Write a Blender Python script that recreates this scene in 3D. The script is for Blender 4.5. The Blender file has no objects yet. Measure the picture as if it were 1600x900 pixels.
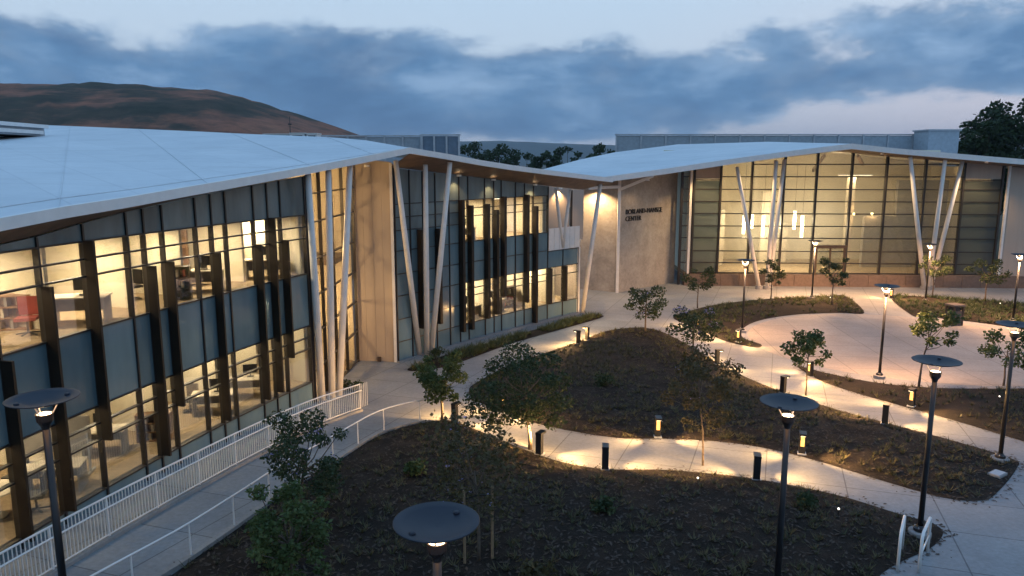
import bpy, math, random
import numpy as np
from mathutils import Vector, Matrix, noise as mnoise
from mathutils.geometry import delaunay_2d_cdt
random.seed(7); rng = np.random.default_rng(7)
R = math.radians
scene = bpy.context.scene
col = scene.collection

# ---------------------------------------------------------------- camera
CAM_Z = 8.69
cam = bpy.data.cameras.new('camera'); cam_o = bpy.data.objects.new('camera', cam); col.objects.link(cam_o)
cam.sensor_width = 36; cam.lens = 36*1150/1600
cam.clip_start = .1; cam.clip_end = 20000
cam_o.location = (0, 0, CAM_Z)
cam_o.rotation_euler = (math.pi/2 - math.atan(195/1150), 0, 0)
scene.camera = cam_o

# ---------------------------------------------------------------- sky
SUN_EL, SUN_AZ = R(2.5), R(68)           # azimuth clockwise from +Y: beyond the right edge of the frame
w = bpy.data.worlds.new('World'); scene.world = w; w.use_nodes = True
nt = w.node_tree; nt.nodes.clear(); N = nt.nodes.new; LK = nt.links.new
def wm(op, a, b=None, clamp=False, c=None):
    n = N('ShaderNodeMath'); n.operation = op; n.use_clamp = clamp
    for i, q in enumerate((a, b, c)):
        if q is None: continue
        if isinstance(q, (int, float)): n.inputs[i].default_value = q
        else: LK(q, n.inputs[i])
    return n.outputs[0]
def wramp(fac, stops, interp='LINEAR'):
    n = N('ShaderNodeValToRGB'); n.color_ramp.interpolation = interp
    e = n.color_ramp.elements
    while len(e) < len(stops): e.new(.5)
    for q, (p, c) in zip(e, stops): q.position = p; q.color = (*c, 1)
    LK(fac, n.inputs[0]); return n.outputs[0]
def wmix(f, a, b, mode='MIX'):
    n = N('ShaderNodeMix'); n.data_type = 'RGBA'; n.blend_type = mode
    if isinstance(f, (int, float)): n.inputs[0].default_value = f
    else: LK(f, n.inputs[0])
    for i, q in ((6, a), (7, b)):
        if isinstance(q, tuple): n.inputs[i].default_value = (*q, 1)
        else: LK(q, n.inputs[i])
    return n.outputs[2]
def smooth(x, a, b):
    n = N('ShaderNodeMapRange'); n.interpolation_type = 'SMOOTHSTEP'
    LK(x, n.inputs[0]); n.inputs[1].default_value = a; n.inputs[2].default_value = b
    return n.outputs[0]
tc = N('ShaderNodeTexCoord'); sx = N('ShaderNodeSeparateXYZ'); LK(tc.outputs['Generated'], sx.inputs[0])
X_, Y_, Z_ = sx.outputs
sky = N('ShaderNodeTexSky'); sky.sky_type = 'NISHITA'; sky.sun_disc = False
sky.sun_elevation = SUN_EL; sky.sun_rotation = SUN_AZ; sky.air_density = 1.0; sky.dust_density = 1.5; sky.ozone_density = 2
zc = wm('MAXIMUM', Z_, 0.0)
grad = wramp(zc, [(0, (.58, .62, .72)), (.06, (.58, .68, .82)), (.15, (.60, .74, .90)), (.26, (.54, .74, .95)), (.5, (.32, .58, .92)), (1, (.22, .45, .82))])
nis = wmix(1.0, sky.outputs[0], (.055, .055, .055), 'MULTIPLY')
clear = wmix(.15, grad, nis)
# twilight warmth towards where the sun went down
dsun = wm('ADD', wm('MULTIPLY', X_, math.sin(SUN_AZ)), wm('MULTIPLY', Y_, math.cos(SUN_AZ)))
glow = wm('MULTIPLY', smooth(dsun, .45, 1.0), wm('SUBTRACT', 1.0, smooth(zc, .03, .3)))
clear = wmix(wm('MULTIPLY', glow, .75), clear, (.78, .68, .72))
def cnoise(sc, off, det=9, rough=.56, dist=.3):
    m = N('ShaderNodeMapping'); LK(tc.outputs['Generated'], m.inputs[0])
    m.inputs['Scale'].default_value = sc; m.inputs['Location'].default_value = off
    n = N('ShaderNodeTexNoise'); LK(m.outputs[0], n.inputs[0]); n.inputs['Scale'].default_value = 1
    n.inputs['Detail'].default_value = det; n.inputs['Roughness'].default_value = rough; n.inputs['Distortion'].default_value = dist
    return n.outputs[0]
n1 = cnoise((4.2, 4.2, 8.5), (1.3, .4, .2), 11, .57, .15); n2 = cnoise((4.5, 4.5, 12), (5.1, 2.2, .6), 10, .6, .15); n3 = cnoise((13, 13, 30), (.4, 7.7, 3))
up = wm('SUBTRACT', 1.0, smooth(zc, .10, .225))
lo = smooth(zc, -.01, .055)
gap = wm('MULTIPLY', wm('MULTIPLY', smooth(dsun, .45, .85), wm('SUBTRACT', 1.0, smooth(zc, .04, .095))), .48)
sig = wm('ADD', wm('ADD', wm('MULTIPLY', n1, 1.05), wm('MULTIPLY', n3, .34)), wm('MULTIPLY', wm('MULTIPLY', up, lo), .46))
sig = wm('SUBTRACT', sig, gap)
cov = smooth(sig, .89, 1.04)
ccol = wramp(wm('ADD', wm('MULTIPLY', n2, .75), wm('MULTIPLY', n3, .25)), [(.38, (.052, .140, .295)), (.5, (.092, .215, .405)), (.62, (.24, .39, .60))])
thick = smooth(sig, .93, 1.18)
ccol = wmix(thick, wmix(.42, ccol, (.36, .48, .63)), ccol)
skyc = wmix(wm('MULTIPLY', cov, .95), clear, ccol)
bg = N('ShaderNodeBackground'); LK(skyc, bg.inputs[0]); bg.inputs[1].default_value = 1.0
wo = N('ShaderNodeOutputWorld'); LK(bg.outputs[0], wo.inputs[0])
w.cycles.sampling_method = 'MANUAL'; w.cycles.sample_map_resolution = 512

# ---------------------------------------------------------------- sun (set behind cloud, faint)
sl = bpy.data.lights.new('sun', 'SUN'); sl.energy = .12; sl.angle = R(25); sl.color = (1, .82, .7)
so = bpy.data.objects.new('sun', sl); col.objects.link(so)
sd = Vector((math.sin(SUN_AZ)*math.cos(R(9)), math.cos(SUN_AZ)*math.cos(R(9)), math.sin(R(9))))
so.rotation_euler = sd.to_track_quat('Z', 'Y').to_euler()

# ---------------------------------------------------------------- exposure and engine
vs = scene.view_settings; vs.view_transform = 'Standard'; vs.look = 'None'; vs.exposure = .2; vs.gamma = 1
scene.render.engine = 'CYCLES'
cy = scene.cycles; cy.use_denoising = True; cy.max_bounces = 7; cy.diffuse_bounces = 3; cy.glossy_bounces = 3
cy.transmission_bounces = 4; cy.transparent_max_bounces = 16; cy.volume_bounces = 0
cy.caustics_reflective = False; cy.caustics_refractive = False; cy.sample_clamp_indirect = 3
cy.use_adaptive_sampling = True; cy.adaptive_threshold = .015

# ---------------------------------------------------------------- materials
class Mat:
    def __init__(s, name):
        s.m = bpy.data.materials.new(name); s.m.use_nodes = True
        s.t = s.m.node_tree; s.b = s.t.nodes['Principled BSDF']
    def n(s, k): return s.t.nodes.new(k)
    def l(s, a, b): s.t.links.new(a, b)
def noise_tex(M, scale, det=5, rough=.55, vec='Object', sc3=None, dist=0):
    c = M.n('ShaderNodeTexCoord'); src = c.outputs[vec]
    if vec == 'World':
        pass
    if sc3:
        mp = M.n('ShaderNodeMapping'); M.l(src, mp.inputs[0]); mp.inputs['Scale'].default_value = sc3; src = mp.outputs[0]
    t = M.n('ShaderNodeTexNoise'); M.l(src, t.inputs[0]); t.inputs['Scale'].default_value = scale
    t.inputs['Detail'].default_value = det; t.inputs['Roughness'].default_value = rough; t.inputs['Distortion'].default_value = dist
    return t.outputs[0]
def ramp(M, f, stops):
    r = M.n('ShaderNodeValToRGB'); e = r.color_ramp.elements
    while len(e) < len(stops): e.new(.5)
    for q, (p, c) in zip(e, stops): q.position = p; q.color = (*c, 1)
    M.l(f, r.inputs[0]); return r.outputs[0]
def bump(M, f, st, dist=.02):
    b = M.n('ShaderNodeBump'); b.inputs['Strength'].default_value = st; b.inputs['Distance'].default_value = dist
    M.l(f, b.inputs['Height']); M.l(b.outputs[0], M.b.inputs['Normal'])
def mixc(M, f, a, b, mode='MIX'):
    n = M.n('ShaderNodeMix'); n.data_type = 'RGBA'; n.blend_type = mode
    if isinstance(f, (int, float)): n.inputs[0].default_value = f
    else: M.l(f, n.inputs[0])
    for i, q in ((6, a), (7, b)):
        if isinstance(q, tuple): n.inputs[i].default_value = (*q, 1)
        else: M.l(q, n.inputs[i])
    return n.outputs[2]
def simple(name, c, rough=.6, metal=0, var=.12, scale=3, bmp=0, bscale=40, spec=.5):
    M = Mat(name); f = noise_tex(M, scale)
    lo_ = tuple(x*(1-var) for x in c); hi = tuple(min(1, x*(1+var)) for x in c)
    M.l(ramp(M, f, [(.3, lo_), (.7, hi)]), M.b.inputs['Base Color'])
    M.b.inputs['Roughness'].default_value = rough; M.b.inputs['Metallic'].default_value = metal
    M.b.inputs['Specular IOR Level'].default_value = spec
    if bmp: bump(M, noise_tex(M, bscale), bmp)
    return M.m
def emis(name, c, s):
    M = Mat(name); M.b.inputs['Base Color'].default_value = (*c, 1)
    f = noise_tex(M, 5)
    M.l(ramp(M, f, [(.2, tuple(x*.93 for x in c)), (.8, c)]), M.b.inputs['Emission Color']); M.b.inputs['Emission Strength'].default_value = s
    return M.m
def glass(name, tint, refl=1.0, rough=.02, frost=0):
    M = Mat(name); t = M.t; t.nodes.remove(M.b)
    out = t.nodes['Material Output']
    tr = M.n('ShaderNodeBsdfTransparent'); tr.inputs[0].default_value = (*tint, 1)
    gl = M.n('ShaderNodeBsdfGlossy'); gl.inputs[0].default_value = (.95, .97, 1, 1); gl.inputs['Roughness'].default_value = rough
    fr = M.n('ShaderNodeFresnel'); fr.inputs[0].default_value = 1.5
    nz = noise_tex(M, .7, 2); bp = M.n('ShaderNodeBump'); bp.inputs['Strength'].default_value = .06; bp.inputs['Distance'].default_value = .05
    M.l(nz, bp.inputs['Height']); M.l(bp.outputs[0], gl.inputs['Normal'])
    mu = M.n('ShaderNodeMath'); mu.operation = 'MULTIPLY'; M.l(fr.outputs[0], mu.inputs[0]); mu.inputs[1].default_value = refl; mu.use_clamp = True
    mx = M.n('ShaderNodeMixShader'); M.l(mu.outputs[0], mx.inputs[0]); M.l(tr.outputs[0], mx.inputs[1]); M.l(gl.outputs[0], mx.inputs[2])
    last = mx.outputs[0]
    if frost:
        df = M.n('ShaderNodeBsdfTranslucent'); df.inputs[0].default_value = (.8, .8, .75, 1)
        d2 = M.n('ShaderNodeBsdfDiffuse'); d2.inputs[0].default_value = (.35, .4, .4, 1)
        m1 = M.n('ShaderNodeMixShader'); m1.inputs[0].default_value = .5; M.l(df.outputs[0], m1.inputs[1]); M.l(d2.outputs[0], m1.inputs[2])
        m2 = M.n('ShaderNodeMixShader'); m2.inputs[0].default_value = frost; M.l(last, m2.inputs[1]); M.l(m1.outputs[0], m2.inputs[2]); last = m2.outputs[0]
    M.l(last, out.inputs['Surface'])
    return M.m
MT = {}
def concrete(name, c, joint=1.8, ang=0):
    M = Mat(name)
    f = noise_tex(M, .5, 6, .6); f2 = noise_tex(M, 9, 5, .6); f3 = noise_tex(M, .13, 3)
    base = ramp(M, f, [(.25, tuple(x*.8 for x in c)), (.75, tuple(x*1.15 for x in c))])
    base = mixc(M, .5, base, ramp(M, f2, [(.3, (.62, .6, .58)), (.7, (1.1, 1.1, 1.1))]), 'MULTIPLY')
    base = mixc(M, .45, base, ramp(M, f3, [(.35, (.72, .73, .75)), (.65, (1.1, 1.08, 1.05))]), 'MULTIPLY')
    if joint:
        cc = M.n('ShaderNodeTexCoord'); mp = M.n('ShaderNodeMapping'); M.l(cc.outputs['Object'], mp.inputs[0]); mp.inputs['Rotation'].default_value = (0, 0, ang)
        br = M.n('ShaderNodeTexBrick'); M.l(mp.outputs[0], br.inputs[0]); br.offset = 0; br.inputs['Scale'].default_value = 1
        br.inputs['Brick Width'].default_value = joint; br.inputs['Row Height'].default_value = joint; br.inputs['Mortar Size'].default_value = .018
        br.inputs['Color1'].default_value = (1, 1, 1, 1); br.inputs['Color2'].default_value = (.88, .885, .90, 1); br.inputs['Mortar'].default_value = (.45, .45, .46, 1)
        base = mixc(M, 1.0, base, br.outputs[0], 'MULTIPLY')
    M.l(base, M.b.inputs['Base Color']); M.b.inputs['Roughness'].default_value = .75
    bump(M, f2, .15, .01); return M.m
MT['paving'] = concrete('paving_concrete', (.27, .28, .29), 2.2, .35)
MT['plaza'] = concrete('plaza_concrete', (.37, .325, .285), 2.6, .1)  # some warmth of the lamps is put into this tint
MT['kerb'] = concrete('kerb_concrete', (.28, .28, .28), 0)
def soil():
    M = Mat('mulch_soil'); f = noise_tex(M, 1.1, 8, .65); f2 = noise_tex(M, 26, 6, .75)
    c1 = ramp(M, f, [(.3, (.014, .012, .010)), (.52, (.028, .022, .018)), (.75, (.05, .038, .03))])
    c2 = ramp(M, f2, [(.35, (.35, .35, .35)), (.55, (1, 1, 1)), (.74, (2.1, 1.9, 1.6))])
    M.l(mixc(M, .9, c1, c2, 'MULTIPLY'), M.b.inputs['Base Color']); M.b.inputs['Roughness'].default_value = .95; M.b.inputs['Specular IOR Level'].default_value = .15
    bump(M, f2, .9, .06); return M.m
MT['soil'] = soil()
MT['white'] = simple('white_paint', (.72, .71, .69), .4, var=.05)
MT['column'] = simple('column_white', (.70, .66, .62), .45, var=.06)
MT['fin'] = simple('bronze_fin', (.022, .0145, .009), .5, .0, var=.25, scale=2, spec=.25)
MT['mullion'] = simple('dark_mullion', (.035, .03, .027), .4, .3)
MT['black'] = simple('black_paint', (.012, .012, .014), .4)
MT['disc'] = simple('lamp_disc', (.017, .018, .028), .5, .0, var=.1, spec=.35)
MT['cream'] = simple('cream_wall', (.76, .68, .52), .8, var=.05, scale=.8)
MT['ceil'] = simple('ceiling_tile', (.76, .72, .62), .85, var=.04)
MT['carpet'] = simple('carpet', (.30, .22, .13), .95, var=.2, scale=8)
MT['wood'] = simple('wood', (.24, .13, .06), .55, var=.3, scale=4)
MT['darkwood'] = simple('dark_wood', (.06, .035, .02), .5, var=.3)
MT['red'] = simple('red_fabric', (.35, .07, .05), .9)
MT['grey'] = simple('grey_laminate', (.28, .26, .24), .6)
MT['desk'] = simple('desk_laminate', (.62, .54, .42), .5)
MT['lightmetal'] = simple('galvanised', (.45, .47, .5), .45, .4)
MT['brownplinth'] = simple('plinth_stone', (.15, .105, .08), .8, var=.2, scale=5, bmp=.2)
MT['screen'] = simple('roof_screen', (.34, .38, .42), .6, var=.12)
MT['screen_dark'] = simple('roof_screen_dark', (.13, .18, .24), .5, var=.12)
MT['pane'] = glass('clear_glass', (.95, .95, .92), .42)
MT['pane2'] = glass('hall_glass', (.86, .85, .80), .7, .05, .13)
MT['darkpane'] = glass('tinted_glass', (.25, .29, .30), .9, .06, .22)
MT['frost'] = glass('frosted_glass', (.75, .74, .66), .8, .1, .35)
def panel(name, c, rough=.14, streak=.15):
    M = Mat(name); f = noise_tex(M, 1.2, 4, .6, sc3=(1, 1, .25)); f2 = noise_tex(M, .5, 2)
    oi = M.n('ShaderNodeObjectInfo')
    M.l(mixc(M, 1.0, ramp(M, f, [(.3, tuple(x*(1-streak) for x in c)), (.7, tuple(x*(1+streak) for x in c))]), ramp(M, oi.outputs['Random'], [(0, (.80, .82, .84)), (1, (1.14, 1.12, 1.1))]), 'MULTIPLY'), M.b.inputs['Base Color'])
    M.b.inputs['Roughness'].default_value = rough; M.b.inputs['Specular IOR Level'].default_value = .5
    bump(M, f2, .05, .05); return M.m
MT['spandrel'] = panel('teal_spandrel_glass', (.135, .20, .222))
MT['spandrel_opaque'] = panel('teal_base_glass', (.135, .20, .222))
def veil(m, f):
    t = m.node_tree; tr = t.nodes.new('ShaderNodeBsdfTransparent'); tr.inputs[0].default_value = (.8, .9, .95, 1)
    mx = t.nodes.new('ShaderNodeMixShader'); mx.inputs[0].default_value = f
    t.links.new(t.nodes['Principled BSDF'].outputs[0], mx.inputs[1]); t.links.new(tr.outputs[0], mx.inputs[2]); t.links.new(mx.outputs[0], t.nodes['Material Output'].inputs['Surface'])
veil(MT['spandrel'], .10)
MT['toppanel'] = panel('grey_green_glass', (.13, .17, .175), .35, .3)
MT['tan'] = None
def tanpanel():
    M = Mat('tan_metal_panel'); f = noise_tex(M, 1, 4, .6, sc3=(3, 3, .15)); 
    M.l(ramp(M, f, [(.3, (.37, .30, .245)), (.7, (.41, .335, .275))]), M.b.inputs['Base Color']); M.b.inputs['Roughness'].default_value = .6
    return M.m
MT['tan'] = tanpanel()
def stone():
    M = Mat('limestone_cladding'); f = noise_tex(M, .9, 8, .65); f2 = noise_tex(M, 5, 6, .7)
    c = ramp(M, f, [(.3, (.27, .235, .205)), (.5, (.35, .31, .27)), (.72, (.43, .385, .34))])
    c = mixc(M, .5, c, ramp(M, f2, [(.3, (.6, .6, .6)), (.7, (1.2, 1.2, 1.2))]), 'MULTIPLY')
    M.l(c, M.b.inputs['Base Color']); M.b.inputs['Roughness'].default_value = .8; bump(M, f2, .3, .02); return M.m
MT['stone'] = stone()
MT['soffit'] = simple('wood_soffit', (.19, .13, .09), .6, var=.25, scale=2)
def roofm():
    M = Mat('white_roof_membrane'); f = noise_tex(M, .25, 6, .6); f2 = noise_tex(M, 3, 5, .6)
    c = ramp(M, f, [(.3, (.60, .62, .64)), (.7, (.72, .73, .74))])
    c = mixc(M, .25, c, ramp(M, f2, [(.3, (.8, .8, .8)), (.7, (1.05, 1.05, 1.05))]), 'MULTIPLY')
    cc = M.n('ShaderNodeTexCoord'); mp = M.n('ShaderNodeMapping'); M.l(cc.outputs['Object'], mp.inputs[0]); mp.inputs['Rotation'].default_value = (0, 0, .85)
    br = M.n('ShaderNodeTexBrick'); M.l(mp.outputs[0], br.inputs[0]); br.inputs['Scale'].default_value = 1; br.inputs['Brick Width'].default_value = 14; br.inputs['Row Height'].default_value = 1.9; br.inputs['Mortar Size'].default_value = .022
    br.inputs['Color1'].default_value = (1, 1, 1, 1); br.inputs['Color2'].default_value = (.955, .96, .965, 1); br.inputs['Mortar'].default_value = (.84, .84, .85, 1)
    c = mixc(M, 1.0, c, br.outputs[0], 'MULTIPLY')
    f4 = noise_tex(M, .9, 6, .7, sc3=(.25, 1.6, 1)); c = mixc(M, .5, c, ramp(M, f4, [(.32, (.80, .79, .77)), (.5, (1, 1, 1))]), 'MULTIPLY')
    M.l(c, M.b.inputs['Base Color']); M.b.inputs['Roughness'].default_value = .55; return M.m
MT['roof'] = roofm()
def foliage(name, stops, scale=3.5, trans=.25):
    M = Mat(name); f = noise_tex(M, scale, 5, .7)
    c = ramp(M, f, stops); M.l(c, M.b.inputs['Base Color']); M.b.inputs['Roughness'].default_value = .6
    M.b.inputs['Specular IOR Level'].default_value = .3
    tr = M.n('ShaderNodeBsdfTranslucent'); M.l(c, tr.inputs[0])
    mx = M.n('ShaderNodeMixShader'); mx.inputs[0].default_value = trans
    M.l(M.b.outputs[0], mx.inputs[1]); M.l(tr.outputs[0], mx.inputs[2]); M.l(mx.outputs[0], M.t.nodes['Material Output'].inputs['Surface'])
    return M.m
MT['leaf'] = foliage('jacaranda_leaf', [(.3, (.03, .052, .016)), (.5, (.065, .098, .03)), (.7, (.13, .15, .05))])
MT['leafd'] = foliage('dark_leaf', [(.3, (.018, .032, .014)), (.5, (.038, .06, .023)), (.72, (.075, .095, .036))])
MT['leafo'] = foliage('bronze_leaf', [(.3, (.04, .035, .016)), (.55, (.075, .065, .025)), (.75, (.12, .09, .035))])
MT['flower'] = foliage('lilac_flower', [(.3, (.20, .19, .42)), (.7, (.38, .36, .62))], 4)
MT['bark'] = simple('bark', (.10, .075, .055), .9, var=.3, scale=10)
MT['stake'] = simple('tree_stake', (.24, .16, .09), .8, var=.25, scale=8)
MT['tuft'] = foliage('ground_cover', [(.3, (.03, .034, .014)), (.5, (.068, .066, .028)), (.68, (.13, .105, .05))], 2.5, .15)
MT['mulchbit'] = simple('mulch_chip', (.05, .036, .028), .95, var=.5, scale=9)
MT['hedge'] = foliage('hedge_leaf', [(.3, (.03, .05, .018)), (.5, (.07, .085, .03)), (.72, (.14, .12, .05))], 3)
MT['lamp_glow'] = emis('lamp_glow', (1, .78, .48), 9)
MT['bol_glow'] = emis('bollard_glow', (1, .60, .20), .42)
MT['strip'] = emis('light_strip', (1, .88, .66), 6)
MT['pend'] = emis('pendant_glow', (1, .86, .5), 6)
MT['spark'] = emis('path_marker_glow', (1, .9, .75), 2.5)
def hillm():
    M = Mat('chaparral_hill'); f = noise_tex(M, .012, 9, .62, sc3=(1, 1, 2)); f2 = noise_tex(M, .09, 6, .7)
    c = ramp(M, f, [(.38, (.042, .040, .026)), (.46, (.08, .056, .038)), (.54, (.27, .108, .066)), (.7, (.34, .145, .085))])
    c = mixc(M, .7, c, ramp(M, f2, [(.35, (.45, .5, .45)), (.6, (1.1, 1.05, 1))]), 'MULTIPLY')
    M.l(c, M.b.inputs['Base Color']); M.b.inputs['Roughness'].default_value = .95; M.b.inputs['Specular IOR Level'].default_value = .1; return M.m
MT['hill'] = hillm()
MT['farhill'] = simple('far_hill_scrub', (.05, .055, .04), .95, var=.4, scale=.004, spec=.1)
MT['earth'] = simple('dry_ground', (.11, .09, .06), .95, var=.3, scale=.05, spec=.1)

# ---------------------------------------------------------------- mesh helpers
class MB:
    def __init__(s): s.v = []; s.f = []
    def add(s, v, f):
        o = len(s.v); s.v += [tuple(q) for q in v]; s.f += [tuple(i+o for i in q) for q in f]; return s
    def hexa(s, a):           # 8 pts: bottom 4 ccw, top 4
        return s.add(a, [(3, 2, 1, 0), (4, 5, 6, 7), (0, 1, 5, 4), (1, 2, 6, 5), (2, 3, 7, 6), (3, 0, 4, 7)])
    def box(s, c, h, rz=0):
        cr, sr = math.cos(rz), math.sin(rz); p = []
        for z in (-1, 1):
            for x, y in ((-1, -1), (1, -1), (1, 1), (-1, 1)):
                dx, dy = x*h[0], y*h[1]; p.append((c[0]+dx*cr-dy*sr, c[1]+dx*sr+dy*cr, c[2]+z*h[2]))
        return s.hexa(p)
    def bar(s, a, b, w_, d_, up_=(0, 0, 1)):
        a = Vector(a); b = Vector(b); t = (b-a).normalized(); u = Vector(up_)
        if abs(t.dot(u)) > .95: u = Vector((0, 1, 0))
        n = t.cross(u).normalized()*w_/2; m = n.cross(t).normalized()*d_/2
        return s.hexa([a-n-m, a+n-m, a+n+m, a-n+m, b-n-m, b+n-m, b+n+m, b-n+m])
    def tube(s, pts, rad, n=8, cap=True):
        pts = [Vector(p) for p in pts]
        if isinstance(rad, (int, float)): rad = [rad]*len(pts)
        V = []; ref = None
        for i, p in enumerate(pts):
            t = (pts[min(i+1, len(pts)-1)] - pts[max(i-1, 0)]).normalized()
            if ref is None:
                ref = Vector((1, 0, 0)) if abs(t.x) < .9 else Vector((0, 1, 0))
            u = (ref - t*ref.dot(t)).normalized(); v_ = t.cross(u); ref = u
            for k in range(n):
                a = 2*math.pi*k/n; V.append(p + (u*math.cos(a)+v_*math.sin(a))*rad[i])
        F = []
        for i in range(len(pts)-1):
            for k in range(n):
                k2 = (k+1) % n; F.append((i*n+k, i*n+k2, (i+1)*n+k2, (i+1)*n+k))
        if cap: F.append(tuple(range(n-1, -1, -1))); F.append(tuple((len(pts)-1)*n+k for k in range(n)))
        return s.add(V, F)
    def lathe(s, c, prof, n=24):
        V = []; F = []
        for r, z in prof:
            for k in range(n):
                a = 2*math.pi*k/n; V.append((c[0]+r*math.cos(a), c[1]+r*math.sin(a), c[2]+z))
        for i in range(len(prof)-1):
            for k in range(n):
                k2 = (k+1) % n; F.append((i*n+k, i*n+k2, (i+1)*n+k2, (i+1)*n+k))
        return s.add(V, F)
    def ext(s, loop, d):      # polygon loop extruded by vector d
        n = len(loop); a = [Vector(p) for p in loop]; b = [p+Vector(d) for p in a]
        return s.add(a+b, [tuple(range(n-1, -1, -1)), tuple(range(n, 2*n))] + [(i, (i+1) % n, n+(i+1) % n, n+i) for i in range(n)])
    def build(s, name, mat, parent=None, smooth_=False):
        me = bpy.data.meshes.new(name); me.from_pydata(s.v, [], s.f); me.update()
        if smooth_:
            me.polygons.foreach_set('use_smooth', [True]*len(me.polygons))
        if mat: me.materials.append(MT[mat] if isinstance(mat, str) else mat)
        o = bpy.data.objects.new(name, me); col.objects.link(o)
        if parent: o.parent = parent
        return o
def npmesh(name, V, F, mat, parent=None):
    me = bpy.data.meshes.new(name); V = np.asarray(V, np.float32); F = np.asarray(F, np.int32); k = F.shape[1]
    me.vertices.add(len(V)); me.vertices.foreach_set('co', V.ravel())
    me.loops.add(F.size); me.loops.foreach_set('vertex_index', F.ravel())
    me.polygons.add(len(F)); me.polygons.foreach_set('loop_start', np.arange(0, F.size, k, dtype=np.int32))
    me.update(calc_edges=True)
    for m in (mat if isinstance(mat, (list, tuple)) else [mat]): me.materials.append(MT[m])
    o = bpy.data.objects.new(name, me); col.objects.link(o)
    if parent: o.parent = parent
    return o
def tag(o, label=None, cat=None, group=None, kind=None):
    if label: o['label'] = label
    if cat: o['category'] = cat
    if group: o['group'] = group
    if kind: o['kind'] = kind
    return o
def empty(name, loc=(0, 0, 0), rz=0, parent=None):
    o = bpy.data.objects.new(name, None); col.objects.link(o); o.location = loc; o.rotation_euler = (0, 0, rz); o.empty_display_size = .2
    if parent: o.parent = parent
    return o
def light(kind, name, loc, power, color, parent=None, size=None, rot=None, spot=None, blend=.6, size_y=None):
    l = bpy.data.lights.new(name, kind); l.energy = power; l.color = color
    if kind == 'AREA':
        l.shape = 'RECTANGLE'; l.size = size; l.size_y = size_y or size
    elif size: l.shadow_soft_size = size
    if kind == 'SPOT': l.spot_size = spot; l.spot_blend = blend
    o = bpy.data.objects.new(name, l); col.objects.link(o); o.location = loc
    if rot: o.rotation_euler = rot
    if parent: o.parent = parent
    return o
WARM = (1, .64, .30); WARM2 = (1, .82, .56); AMBER = (1, .56, .20)

# ---------------------------------------------------------------- ground
def g(y):
    y = max(y, -5); a = (-0.25-0.052*(y-15)+1.4)/.15
    return -1.4 + .15*(math.log(1+math.exp(a)) if a < 40 else a)
def catmull(P, n=6, closed=True):
    out = []; m = len(P)
    rng_ = range(m) if closed else range(m-1)
    for i in rng_:
        if closed: p0, p1, p2, p3 = (Vector(P[(i+k-1) % m]) for k in range(4))
        else: p0, p1, p2, p3 = (Vector(P[min(max(i+k-1, 0), m-1)]) for k in range(4))
        for k in range(n):
            t = k/n
            out.append(tuple(.5*((2*p1)+(-p0+p2)*t+(2*p0-5*p1+4*p2-p3)*t*t+(-p0+3*p1-3*p2+p3)*t**3)))
    if not closed: out.append(tuple(P[-1]))
    return out
# far terrain sheet, reaching the horizon
def terrain():
    xs = sorted(set([-9000, -4000, -1500, -600, -250, -120] + list(range(-60, 101, 20)) + [140, 250, 600, 1500, 4000, 9000]))
    ys = sorted(set([-3000, -600, -150, -60, -30] + list(range(-15, 121, 15)) + [200, 400, 900, 2000, 4500, 9000]))
    V = [(x, y, (g(y) if y < 70 else -1.4) - (.35 if -40 < y else 0)) for y in ys for x in xs]; n = len(xs)
    F = [(j*n+i, j*n+i+1, (j+1)*n+i+1, (j+1)*n+i) for j in range(len(ys)-1) for i in range(n-1)]
    return tag(MB().add(V, F).build('ground', 'earth'), kind='structure')
terrain()
# concrete paths and forecourt: one gently falling slab
xs = np.arange(-14, 66.1, 2.0); ys = np.concatenate([np.arange(-12, 46, 1.5), np.arange(46, 75, 4)])
V = [(x, y, g(y)) for y in ys for x in xs]; n = len(xs)
F = [(j*n+i, j*n+i+1, (j+1)*n+i+1, (j+1)*n+i) for j in range(len(ys)-1) for i in range(n-1)]
tag(npmesh('pavement', V, F, 'paving'), kind='structure')
# circular plaza, a sheet on the slab with warm lamplight painted into its colour
PC, PR = (22.35, 40.2), 8.7
V = [(PC[0], PC[1], g(PC[1])+.006)]; F = []
for r in (3, 6, PR):
    for k in range(72):
        a = 2*math.pi*k/72; y = PC[1]+r*math.sin(a); V.append((PC[0]+r*math.cos(a), y, g(y)+.006))
for k in range(72): F.append((0, 1+k, 1+(k+1) % 72))
for q in range(2):
    for k in range(72):
        a, b = 1+q*72+k, 1+q*72+(k+1) % 72; F.append((a, a+72, b+72, b))
tag(MB().add(V, F).build('plaza', 'plaza'), kind='structure')

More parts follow.
